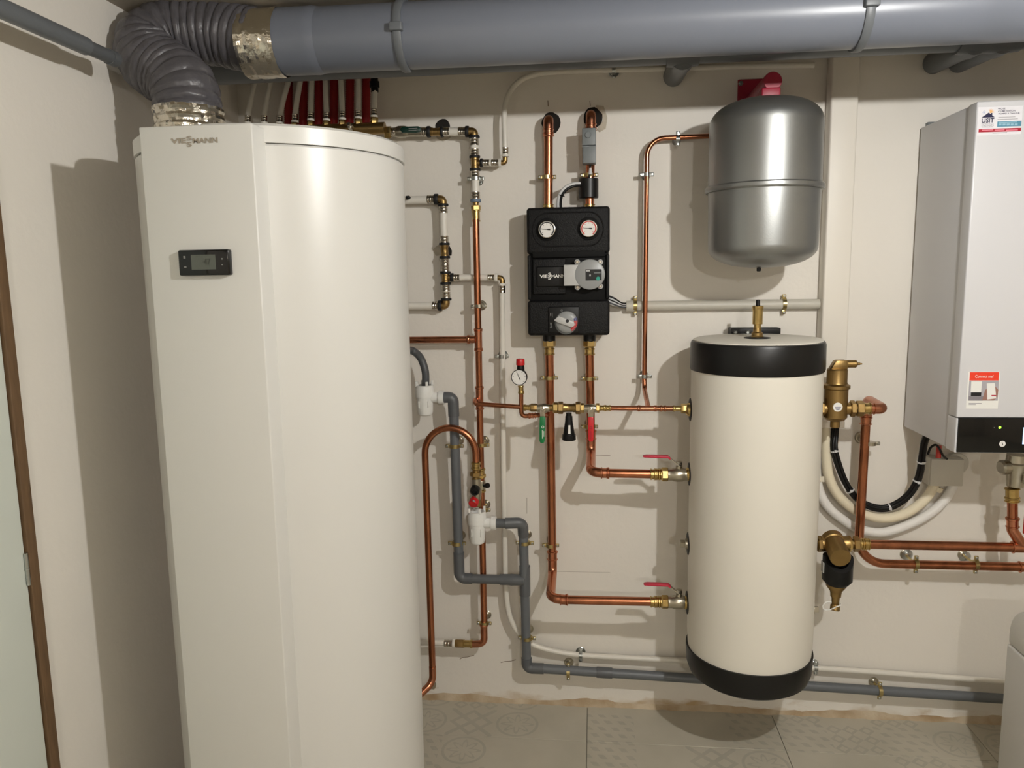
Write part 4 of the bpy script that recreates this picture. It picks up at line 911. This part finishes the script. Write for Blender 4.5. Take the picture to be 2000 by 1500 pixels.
elbow_pvc(md, V((P(987, 1021, .11).x, e2.y, ze)), V((tx, -.11, ze)), V((tx, -WD - .02, ze - .05)), RD, .022)
obj('pipe_section', MB().tube([e2 - XA * .004, V((P(990, 1021, .11).x, e2.y, ze))], RD, 24), 'pvc_dark', md)
zlow = P(1030, 1285, WD).z; a = V((tx, -WD - .02, ze - .04)); b = V((tx + .003, -WD, zlow))
obj('pipe_section', MB().tube([a, b], RD, 24), 'pvc_mid', md)
obj('tee', MB().lathe(V((tx + .002, -WD - .010, P(1025, 1160, WD).z)), ZA, [(0, RD), (0, RD * 1.18), (P(1025, 1103, WD).z - P(1025, 1160, WD).z, RD * 1.18), (P(1025, 1103, WD).z - P(1025, 1160, WD).z, RD)], 28), 'pvc_dark', md)
l0 = P(1062, 1306, WD); l1 = P(2010, 1368, WD - .02)
elbow_pvc(md, b, V((b.x, -WD, l0.z)), l0, RD, .028)
obj('pipe_section', MB().tube([l0 - (l1 - l0).normalized() * .01, l1], RD, 24), 'pvc_mid', md)
d_ = (l1 - l0).normalized(); q0 = P(1165, 1313, WD); q0 = l0 + d_ * (q0 - l0).dot(d_)
fit(md, 'sock', q0, q0 + d_ * .055, RD)
clamp(888, 871, WD + .022, RD, 'yellow zinc clamp on the left drain pipe behind the copper loop')
clamp(892.5, 1061, WD + .015, RD, 'yellow zinc clamp low on the left drain pipe')
clamp(1025, 1060, WD + .018, RD, 'yellow zinc clamp on the right drain pipe above the tee')
clamp(1029.5, 1246, WD + .003, RD, 'yellow zinc clamp on the right drain pipe below the tee')
clamp(1110, 1312, WD - .001, RD, 'yellow zinc clamp on the low drain pipe near its elbow', False)
clamp(1718, 1349, WD - .012, RD, 'yellow zinc clamp on the low drain pipe right of the tank', False)
clamp(935, 598, WR, RC, 'zinc clamp on the copper riser above the heater tee', True, 'nickel')
clamp(929, 349, WP, RW, 'zinc clamp on the white multilayer pipe below the brass tee', True, 'zinc')
clamp(941, 869, WR, RC, 'yellow zinc clamp on the copper riser behind the copper loop')
clamp(943.5, 996, WR, RC, 'yellow zinc clamp on the copper riser behind the lower siphon')
clamp(945.5, 1217, WR, RC, 'yellow zinc clamp on the copper riser above its bottom elbow')

# ================================================================== safety group and copper loop
WL = .125
cl = thing('copper_loop', 'copper pipe loop arching from the heater foot up and over to the safety valve', 'pipe', P(832, 1330, .10))
xa_, xb_ = P(830.5, 900, WL).x, P(929.5, 900, WL).x; zc_ = P(880, 886, WL).z; rad = (xb_ - xa_) / 2
arc = [V(((xa_ + xb_) / 2 - math.cos(math.pi * k / 20) * rad, -WL, zc_ + math.sin(math.pi * k / 20) * rad * 1.02)) for k in range(21)]
zbot_ = P(835, 1322, WL).z
obj('pipe_section', MB().tube([V((xa_ + .002, -WL, zbot_))] + arc + [V((xb_, -WL, P(930, 912, WL).z))], .0115, 20), 'copper', cl)
obj('foot_elbow', MB().tube(fillet([V((xa_ + .002, -WL, zbot_ + .04)), V((xa_ + .002, -WL, zbot_ - .02)), V((xa_ - .04, -WL - .05, zbot_ - .045)), V((xa_ - .14, -.46, zbot_ - .05))], [.04, .04]), .0125, 20), 'copper_fit', cl)
obj('drain_cock', MB().lathe(P(838, 1337, WL - .01), (1, -.35, 0), [(0, .008), (.006, .008), (.006, .013), (.016, .0135), (.022, .012), (.022, .009)], 18), 'nickel', cl)
sg = thing('safety_valve', 'brass safety group with black cap and red knob above the lower siphon', 'valve', P(930, 985, WL))
chain(sg, (929.5, 900), (929, 990), WL, .0118, [('bbead', 902, 907), ('bright', 905, 914), ('bbead', 912, 917), ('brass', 916, 924), ('nut', 922, 930, .0125), ('brass', 929, 936, .0125)])
zt3 = P(929, 935, WL).z; zb3 = P(929, 978, WL).z
obj('valve_body', MB().lathe((xb_, -WL, zb3), ZA, [(0, .012), (.01, .015), (.03, .017), (zt3 - zb3, .014)], 24), 'nickel', sg)
obj('black_cap', MB().lathe(P(929, 954, WL + .005), (0, -1, -.15), [(0, .016), (.022, .016), (.026, .014), (.026, .009), (.02, .008)], 24), 'black_plastic', sg)
obj('black_cap_core', MB().lathe(P(929, 955, WL + .026), (0, -1, -.15), [(0, .0075), (.003, .006)], 18), 'ink', sg)
obj('red_knob', MB().lathe(P(928, 973, WL - .002), (-.12, -.85, -.5), [(0, .013), (.012, .0165), (.026, .0165), (.030, .014), (.030, .009)], 28), 'red_plastic', sg)
obj('knob_core', MB().lathe(P(925, 979.5, WL + .026), (-.12, -.85, -.5), [(0, .007), (.003, .005)], 18), 'plastic_grey', sg)
obj('outlet', MB().lathe(V((xb_ + .004, -WL + .002, zb3 + .01)), (0, 0, -1), [(0, .011), (.03, .010)], 20), 'brass_matt', sg)

# ================================================================== duct cover and lines on the right
WX = .058
x0 = P(1597, 590, 0).x; x1 = P(1657, 640, WX).x; zb4 = P(1625, 834, WX).z
dc = thing('duct_cover', 'white vertical cable duct cover on the wall left of the boiler', 'duct cover', (x0, 0, zb4))
obj('cover', MB().box(x0, x1, -WX, 0, zb4 + .003, ZC - .002, .006, 3), 'trunk_white', dc)
obj('end_cap', MB().box(x0 - .002, x1 + .002, -WX - .003, 0, zb4 - .004, zb4 + .02, .003), 'trunk_white', dc)
cf = thing('insulated_line', 'cream foam insulated line sagging from the duct cover to the grey box', 'pipe', P(1725, 1013, .05))
obj('foam_tube', MB().tube(spline([P(1612, 828, .03), P(1613, 860, .04), P(1614, 890, .045), P(1618, 927, .05), P(1632, 960, .05), P(1656, 986, .05), P(1684, 1003, .05), P(1724, 1012, .05), P(1763, 1005, .05), P(1796, 985, .05), P(1816, 963, .045), P(1828, 940, .04)], 8), .0155, 20), 'cream_foam', cf)
wf = thing('insulated_line', 'white wrapped insulated line sagging lowest between tank and grey box', 'pipe', P(1720, 1039, .03))
obj('foam_tube', MB().tube(spline([P(1603, 828, .02), P(1599, 870, .025), P(1594, 915, .03), P(1600, 957, .03), P(1617, 989, .03), P(1645, 1014, .03), P(1678, 1033, .03), P(1720, 1040, .03), P(1763, 1029, .03), P(1806, 1009, .03), P(1839, 983, .03), P(1858, 955, .03), P(1864, 935, .03)], 8), .0150, 20), 'white_foam', wf)
kb_ = thing('cable_bundle', 'thick black cable bundle with white ties hanging from the duct cover to the boiler', 'cable', P(1718, 993, .06))
cp_ = [P(1632, 828, .03), P(1630, 852, .05), P(1629, 876, .06), P(1637, 907, .06), P(1650, 940, .06), P(1667, 966, .06), P(1690, 985, .06), P(1718, 993, .06), P(1742, 989, .06), P(1768, 973, .07), P(1786, 951, .08), P(1797, 922, .09), P(1801, 891, .11), P(1806, 862, .14), P(1817, 838, .17)]
pth = spline(cp_, 8)
for k in range(4):
    a0 = k * math.pi / 2 + .4
    pts = []
    for i, p in enumerate(pth):
        tg = (pth[min(i + 1, len(pth) - 1)] - pth[max(i - 1, 0)]).normalized(); n1 = tg.cross(YA).normalized(); n2 = tg.cross(n1)
        a = a0 + i * .015; pts.append(p + (n1 * math.cos(a) + n2 * math.sin(a)) * .0062)
    obj('cable', MB().tube(pts, .0062, 12), 'black_plastic', kb_)
for i in (17, 37, 62, 83, 93):
    i = min(i, len(pth) - 2); tg = pth[i + 1] - pth[i]
    tie = obj('cable_tie', MB().lathe(pth[i], tg, [(0, .0118), (0, .0135), (.005, .0135), (.005, .0118)], 18, caps=False), 'tie_white', kb_)
    obj('tie_head', MB().box(pth[i].x - .004, pth[i].x + .004, pth[i].y - .017, pth[i].y - .011, pth[i].z - .004, pth[i].z + .004, .001), 'tie_white', tie)
jb = thing('junction_box', 'grey plastic terminal box on the wall under the boiler', 'box', P(1850, 950, .05))
x0, x1, z0, z1 = rect(1815, 895, 1882, 950, .06)
obj('box_body', MB().box(x0, x1, -.06, -.004, z0, z1, .006, 3), 'conduit_grey', jb)
obj('box_lid', MB().box(x0 + .002, x1 - .002, -.066, -.058, z0 + .002, z1 - .002, .003, 2), 'conduit_grey', jb)
obj('box_flange', MB().lathe(P(1868, 905, .012), (0, -1, 0), [(-.01, .036), (.006, .036), (.009, .033)], 32), 'conduit_grey', jb)
obj('cable_gland', MB().lathe(P(1832, 951, .04), (-.35, 0, -1), [(0, .017), (.012, .017), (.016, .013)], 18), 'cream_foam', jb)
rc_ = thing('sensor_cable', 'thin black cable and red sleeve between the boiler and the grey box', 'cable', P(1838, 895, .08))
obj('cable', MB().tube(spline([P(1812, 888, .12), P(1818, 874, .12), P(1828, 869, .12), P(1836, 878, .11), P(1842, 890, .09), P(1850, 897, .06)], 6), .0035, 10), 'black_plastic', rc_)
obj('red_sleeve', MB().lathe(P(1834, 870, .09), (0, 0, -1), [(0, .008), (.04, .008)], 14), 'dial_red', rc_)

# air separator
WA = .225
AXx = P(1632.5, 790, WA).x; zA = lambda py: P(1633, py, WA).z
sa = thing('air_separator', 'matt brass air separator on the upper right tank port', 'air separator', (AXx, -WA, zA(835)))
z0 = zA(822)
obj('body', MB().lathe((AXx, -WA, z0), ZA, [(0, .016), (.003, .026), (.012, .0335), (zA(762) - z0, .0335), (zA(760) - z0, .0335), (zA(758) - z0, .0385), (zA(752) - z0, .0385), (zA(749) - z0, .031), (zA(746) - z0, .0295), (zA(722) - z0, .0295), (zA(720) - z0, .027)], 48), 'brass_matt', sa)
obj('drain_boss', MB().lathe((AXx, -WA, zA(835)), ZA, [(0, .0125), (.002, .014), (z0 - zA(835) + .004, .014)], 24), 'brass_matt', sa)
zc4 = zA(721); hh = zA(703) - zc4
obj('vent_head', MB().prism([(-.024, 0), (-.010, hh - .003), (-.004, hh), (.024, hh), (.026, hh * .55), (.026, 0)], (AXx, -WA + .016, zc4), XA, ZA, (0, -.032, 0), .005), 'brass_matt', sa)
obj('vent_spout', MB().lathe((AXx + .008, -WA, zc4 + hh - .012), XA, [(0, .0115), (.044, .0115), (.047, .009), (.047, .004), (.056, .004), (.056, .0025), (.062, .0025)], 20), 'brass_matt', sa)
q = P(1636, 795, WA + .0325); obj('oval_label', MB().lathe(V((q.x, -WA - .030, q.z)), (0, -1, 0), [(0, .0135), (.0045, .0135)], 28), 'dial_white', sa)
for k, (dx, dz) in enumerate(((.009, .0), (.007, -.004), (.005, -.008))): obj('label_print', MB().box(q.x - dx, q.x + dx, -WA - .0351, -WA - .034, q.z + dz - .0006, q.z + dz + .0006), 'blue_dark', sa)
chain(sa, (1598, 798), (1710, 798), WA, .016, [('nut', 1600, 1607, .0165), ('brass', 1606, 1617, .019), ('brass', 1650, 1662, .019), ('nut', 1660, 1670, .0165), ('brass', 1668, 1674, .0155)])
sr = thing('copper_pipe', 'copper pipe from the air separator elbow down and right along the wall', 'pipe', P(1700, 1100, .09))
chain(sr, (1598, 798), (1730, 798), WA, .0150, [('nut', 1672, 1686, .0160), ('bright', 1685, 1700), ('press', 1698, 1708, R28)])
A0 = P(1703, 798, WA); ex = P(1724, 798, WA).x; WB = .09
B0 = V((ex, -WA, A0.z)); C0 = V((ex, -WB, A0.z + .006)); D0 = V((ex, -WB, P(1703, 822, WB).z))
bent(sr, 'elbow', 'copper_fit', [A0, B0, C0, D0], R28 * 1.15, [.026, .026], 24)
fit(sr, 'bead', D0 + V((0, 0, .014)), D0 + V((0, 0, .008)), R28); fit(sr, 'press', D0 + V((0, 0, .02)), D0 - V((0, 0, .012)), R28)
zr = P(1830, 1103.5, WB).z
obj('pipe_section', MB().tube(fillet([D0, V((ex - .004, -WB, zr)), V((P(2000, 1104, WB).x + .09, -WB, zr)), V((P(2000, 1104, WB).x + .09, -WB, P(1930, 885, .375).z + .01))], [.085, .04], 12), R28, 24), 'copper', sr)
q = P(1990, 1106, WB); fit(sr, 'press', V((q.x, -WB, zr)), V((q.x + .03, -WB, zr)), R28)
clamp(1700, 866, WB, R28, 'zinc clamp with large rosette on the copper pipe below the air separator', True, 'nickel', .02)
clamp(1789, 1102, WB, R28, 'yellow zinc clamp on the lower right copper pipe nearest the tank', False)
clamp(1906, 1103, WB, R28, 'yellow zinc clamp on the lower right copper pipe nearest the boiler valve', False)

# dirt separator
WQ = .225
ds = thing('dirt_separator', 'brass dirt separator with black magnet collar on the lower right tank port', 'dirt separator', P(1633, 1190, WQ))
chain(ds, (1595, 1062), (1690, 1062.5), WQ, .016, [('nut', 1596, 1604, .0165), ('brass', 1603, 1657, .023), ('nutb', 1655, 1662, .0165), ('brass', 1660, 1668, .0155), ('nut', 1666, 1677, .0160)])
hc = P(1627, 1058, WQ); he = P(1642, 1090, WQ + .085); ax_ = (he - hc)
obj('tilted_body', MB().lathe(hc - ax_ * .15, ax_, [(0, .034), (ax_.length * .25, .034), (ax_.length * .28, .0305), (ax_.length * 1.11, .0305), (ax_.length * 1.15, .029)], 40), 'brass_matt', ds)
for k in range(2): pass
WM = WQ + .035; mx = P(1636, 1110, WM).x; zM = lambda py: P(1636, py, WM).z
mb = MB(); zl = zM(1139); zh_ = zM(1086)
mb.lathe((mx, -WM, zl), ZA, [(-.004, .030), (0, .034), (.012, .044), (zh_ - zl, .044), (zh_ - zl, .033), (.0, .031)], 48, caps=False)
for v in mb.v:
    if v.z > zl + .02: v.z -= max(0, (-v.y - WM)) * .85
obj('magnet_collar', mb, 'black_plastic', ds, ang=40)
obj('collar_label', MB().box(mx - .0455, mx - .041, -WM - .010, -WM + .014, zM(1118), zM(1098), .001), 'dial_light', ds)
zq = zM(1140)
obj('lower_chamber', MB().lathe((mx - .002, -WM, zM(1140) + .03), (0, 0, -1), [(0, .030), (.03, .030), (.036, .030), (zM(1140) + .03 - zM(1154), .018), (zM(1140) + .03 - zM(1158), .0165), (zM(1140) + .03 - zM(1165), .0155), (zM(1140) + .03 - zM(1165), .012), (zM(1140) + .03 - zM(1182), .011)], 36), 'brass_matt', ds)
obj('drain_cap', MB().lathe(P(1632, 1176, WM), (-.15, -.3, -1), [(0, .008), (.008, .008), (.008, .014), (.024, .0145), (.026, .012)], 20), 'brass_matt', ds)
lp_ = [P(1624, 1176, WM + .01), P(1614, 1176, WM + .01), P(1607, 1184, WM + .01), P(1611, 1191, WM + .01), P(1623, 1190, WM + .014), P(1634, 1185, WM + .02), P(1642, 1182, WM + .014), P(1640, 1178, WM), P(1628, 1173, WM - .012)]
obj('retaining_strap', MB().tube(spline(lp_, 6), .0018, 8), 'white_plastic', ds)
rp = thing('copper_pipe', 'straight copper pipe from the dirt separator right to the boiler valve', 'pipe', P(1850, 1067, WQ))
chain(rp, (1660, 1062), (1995, 1070), WQ, R28, [('bright', 1676, 1690), ('bbead', 1682, 1686), ('bbead', 1689, 1693), ('bright', 1688, 1698)])
pr0, pr1 = P(1690, 1063, WQ), P(2005, 1070, WQ); pr1.z = pr0.z
obj('pipe_section', MB().tube([pr0, pr1], R28, 24), 'copper', rp)
fit(rp, 'nut', pr1 - XA * .002, pr1 + XA * .016, R28)
q = P(1976, 1070, WQ); fit(rp, 'press', V((q.x, -WQ, pr0.z)), V((q.x + .05, -WQ, pr0.z)), R28)
for px, py, lab in ((1771, 1083, 'bare zinc wall rosette under the copper pipe nearer the tank'), (1884, 1087, 'bare zinc wall rosette under the copper pipe nearer the boiler')):
    rs = thing('wall_rosette', lab, 'rosette', P(px, py, 0), 'bare wall rosettes')
    obj('disc', MB().lathe(P(px, py, .0), (0, -1, 0), [(0, .019), (.003, .019), (.007, .015), (.012, .009), (.014, .006)], 28), 'zinc', rs)
    obj('screw', MB().lathe(P(px, py, .014), (0, -1, 0), [(0, .005), (.004, .004), (.005, .002)], 14), 'steel', rs)

# ================================================================== boiler
BW = .375
bx0 = 1.005; bx1 = bx0 + .45
bzt, bzb = P(1950, 198, BW).z, P(1930, 885, BW).z
bo = thing('wall_boiler', 'white wall-mounted boiler with glossy black control strip at the right edge', 'boiler', (bx0 + .225, 0, bzb))
obj('casing', MB().box(bx0 + .003, bx1 - .003, -.335, -.012, bzb + .003, bzt, .003), 'boiler_white', bo)
zk = P(1930, 816, BW).z
obj('front_cover', MB().box(bx0, bx1, -BW, -.325, zk, bzt + .002, .004), 'boiler_white', bo)
obj('lower_cover', MB().box(bx0 + .001, bx1 - .001, -BW + .002, -.318, bzb, zk - .002, .003), 'boiler_white', bo)
gl = obj('control_strip', MB().box(P(1870, 850, BW).x, bx1 - .004, -BW - .003, -BW + .006, bzb + .002, zk - .001, .002), 'gloss_black', bo)
disc(gl, 'status_light', 1953, 835, BW + .002, BW + .0036, .0035, 'led_green', 16, .0003)
disc(gl, 'status_light', 1942, 835, BW + .002, BW + .0034, .0012, 'icon_grey', 12, .0002)
disc(gl, 'pressure_dial', 1958, 867, BW + .002, BW + .004, .0085, 'dial_white', 28, .0004)
c = P(1958, 867, BW + .0045); obj('dial_needle', MB().prism([(-.001, -.003), (.001, -.003), (.0005, .006), (-.0005, .006)], c, V((.9, 0, .3)), V((-.3, 0, .9)), (0, -.0004, 0)), 'ink', gl)
plate(gl, 'touch_screen', (1998, 835, 2060, 868), BW + .002, BW + .0035, 'screen_lit')
for px, r in ((1925, .018), (1984, .026)):
    z = P(px, 886, .25).z; obj('pipe_stub', MB().lathe(V((P(px, 886, .25).x, -.25, bzb + .004)), (0, 0, -1), [(0, r), (.012, r), (.012, r * .85), (.02, r * .85)], 24), 'brass_matt', bo)
obj('top_hook', MB().box(bx0 + .02, bx0 + .07, -.02, 0, bzt - .005, bzt + .016, .002), 'plastic_grey', bo)
mr_ = thing('flue_clip', 'small dark red clip on top of the boiler', 'clip', P(1990, 195, .3))
obj('clip', MB().box(P(1984, 190, .3).x, P(2030, 190, .3).x, -.31, -.27, bzt, bzt + .012, .002), 'dial_red', mr_)
obj('clip_base', MB().box(P(1950, 190, .3).x, P(1980, 190, .3).x, -.31, -.28, bzt, bzt + .004, .001), 'white_plastic', mr_)
obj('clip_foot', MB().box(P(1956, 190, .3).x, P(1966, 190, .3).x, -.30, -.28, bzt, bzt + .009, .001), 'black_plastic', mr_)
# installer sticker
SW = BW + .0006
st = thing('sticker', 'white installer sticker with navy house logo and red stripe on the boiler', 'sticker', P(1950, 262, BW))
plate(st, 'sticker_sheet', (1909, 208, 1996, 263.5), BW - .0005, SW, 'sticker_white')
lettering(st, 'USIT', (1917, 231, 1941.5, 239.8), SW, 'navy', offset=.02)
lettering(st, 'ENERGIES', (1917, 242.5, 1940.5, 247), SW, 'text_grey')
plate(st, 'rule', (1917, 240.8, 1941, 241.3), SW - .0004, SW + .0006, 'text_grey'); plate(st, 'rule', (1918, 248, 1940, 248.5), SW - .0004, SW + .0006, 'text_grey')
xa2, xb2, za2, zb2 = rect(1917, 220, 1943, 229.5, SW)
obj('roof_mark', MB().prism([(0, 0), (1, 0), (.80, .42), (.80, .9), (.70, .9), (.68, .7), (.52, 1)], (xa2, -SW, za2), V((xb2 - xa2, 0, 0)), V((0, 0, zb2 - za2)), (0, -.0005, 0)), 'navy', st)
cs = P(1935, 219, SW)
for k in range(7):
    a = math.radians(-5 + 22 * k); e = V((math.cos(a), 0, math.sin(a))); n_ = V((-e.z, 0, e.x))
    obj('sun_ray', MB().prism([(.0025, -.0007), (.0085, -.0003), (.0085, .0003), (.0025, .0007)], cs, e, n_, (0, -.0005, 0)), 'sun_orange', st)
obj('sun_disc', MB().lathe(cs, (0, -1, 0), [(0, .0028), (.0006, .0028)], 16), 'sun_orange', st)
for k in range(4):
    a = math.radians(110 + 25 * k); e = V((math.cos(a), 0, math.sin(a))); n_ = V((-e.z, 0, e.x))
    obj('frost_ray', MB().prism([(.003, -.0005), (.009, -.0003), (.009, .0003), (.003, .0005)], P(1925, 222, SW), e, n_, (0, -.0005, 0)), 'flake_blue', st)
for s, rc in (('•POSE', (1949, 211, 1963.5, 213.8)), ('•CLIMATISATION', (1949, 215.2, 1982.5, 218.3)), ('•POMPES À CHALEUR', (1949, 219.6, 1991.5, 223))):
    lettering(st, s, rc, SW, 'navy', offset=.01)
for rc in ((1950, 228, 1983, 229), (1948.5, 232, 1988, 233)): plate(st, 'print_line', rc, SW - .0004, SW + .0005, 'text_grey')
pb = plate(st, 'phone_banner', (1948, 236.5, 1995, 247), SW - .0004, SW + .0005, 'sticker_blue')
plate(pb, 'print_line', (1951, 238, 1986, 239.4), SW, SW + .0009, 'sticker_blue_pale')
for k in range(5): plate(pb, 'number_mark', (1950.5 + 7.8 * k, 241.3, 1956.3 + 7.8 * k, 245), SW, SW + .0009, 'sticker_blue_pale')
rs = plate(st, 'red_stripe', (1911.5, 251, 1994, 257.3), SW - .0004, SW + .0005, 'sticker_red')
for a, b in ((1918, 1940), (1943, 1962), (1965, 1988)): plate(rs, 'print_line', (a, 253, b, 254.7), SW, SW + .0009, 'sticker_pink')
plate(st, 'print_line', (1939, 258.8, 1967, 260), SW - .0004, SW + .0005, 'text_grey')
# connect sticker
s3 = thing('sticker', 'square orange and grey connect me sticker low on the boiler front', 'sticker', P(1920, 797, BW))
plate(s3, 'sticker_sheet', (1889, 726, 1951.5, 798), BW - .0005, SW, 'white_plastic')
rd = plate(s3, 'red_header', (1894, 727, 1951, 743), SW - .0004, SW + .0005, 'orange_red')
lettering(rd, 'Connect me!', (1904.5, 732, 1940, 738), SW + .0006, 'white_print')
ph = plate(s3, 'picture', (1892, 743.5, 1950, 782.5), SW - .0004, SW + .0005, 'photo_grey')
plate(ph, 'printed_floor', (1892, 774, 1920, 782.5), SW, SW + .0008, 'photo_floor')
b_ = plate(ph, 'printed_boiler', (1896.5, 745, 1917, 766), SW, SW + .0008, 'white_plastic')
plate(b_, 'printed_strip', (1896.5, 766.5, 1916.5, 773.5), SW, SW + .001, 'ink')
xq, xw, zq0, zq1 = rect(1919, 748, 1950, 782, SW)
obj('printed_hand', MB().prism([(0, 0), (.16, .62), (.4, .7), (.8, .78), (.98, .6), (.95, .2), (.75, 0)], (xq, -SW, zq0), V((xw - xq, 0, 0)), V((0, 0, zq1 - zq0)), (0, -.0009, 0)), 'skin_print', ph)
obj('printed_phone', MB().prism([(.32, .05), (.22, .98), (.72, 1.0), (.88, .12)], (xq, -SW - .0003, zq0), V((xw - xq, 0, 0)), V((0, 0, zq1 - zq0)), (0, -.0010, 0)), 'white_plastic', ph)
plate(ph, 'printed_button', (1936.5, 771.5, 1945.5, 773.5), SW + .001, SW + .0016, 'sticker_red')
for rc in ((1892, 787, 1917, 788), (1892, 790, 1906, 791)): plate(s3, 'print_line', rc, SW - .0004, SW + .0005, 'text_grey')
# boiler valve
bv = thing('boiler_valve', 'heavy nickel valve with brass and copper elbow under the boiler', 'valve', P(1980, 950, WQ))
vx = P(1980, 930, WQ).x; zv = lambda py: P(1980, py, WQ).z
obj('valve_body', MB().lathe((vx + .006, -WQ, zv(952)), ZA, [(0, .017), (.004, .023), (zv(925) - zv(952), .026), (zv(918) - zv(952), .032), (zv(905) - zv(952), .034), (zv(902) - zv(952), .030), (zv(888) - zv(952), .028)], 32), 'nickel', bv)
obj('valve_side', MB().lathe((vx - .005, -WQ, zv(912)), (-1, -.2, 0), [(0, .022), (.035, .022), (.04, .016)], 24), 'nickel', bv)
obj('valve_lever', MB().box(vx + .02, vx + .04, -WQ - .045, -WQ - .03, zv(1035), zv(985), .003), 'red_plastic', bv)
obj('lever_plate', MB().box(vx + .012, vx + .05, -WQ - .045, -WQ - .025, zv(940), zv(922), .003), 'steel', bv)
chain(bv, (1977, 950), (1977.5, 1015), WQ, R28, [('bright', 953, 980, .0160), ('bbead', 970, 975, .0155), ('copper', 976, 1015), ('bead', 1010, 1015), ('press', 1013, 1030)])
q0 = P(1977.5, 1024, WQ); obj('elbow', MB().tube(fillet([q0, V((q0.x, -WQ, pr0.z + .055)), V((q0.x + .03, -WQ, pr0.z + .01)), V((q0.x + .05, -WQ, pr0.z - .0))], [.02, .015]), R28 * 1.1, 22), 'copper_fit', bv)

# ================================================================== white appliance at the right edge
WZ = .40
ap_ = P(1966, 1255, WZ); ax0 = ap_.x; az = ap_.z
ap = thing('water_softener', 'white appliance with rounded lid standing in the bottom right corner', 'appliance', (ax0 + .2, -WZ - .2, 0))
obj('cabinet', MB().box(ax0, ax0 + .36, -WZ - .48, -WZ, .004, az, .008), 'lacquer_dim', ap)
poly = [(.478, 0), (.004, 0), (.002, .03)] + [(.11 - .108 * math.cos(math.pi / 2 * k / 8), .03 + .10 * math.sin(math.pi / 2 * k / 8)) for k in range(1, 9)] + [(.42, .13), (.478, .09)]
obj('lid', MB().prism(poly, (ax0 + .002, -WZ, az + .002), (0, -1, 0), ZA, (.356, 0, 0), .006), 'lacquer', ap)
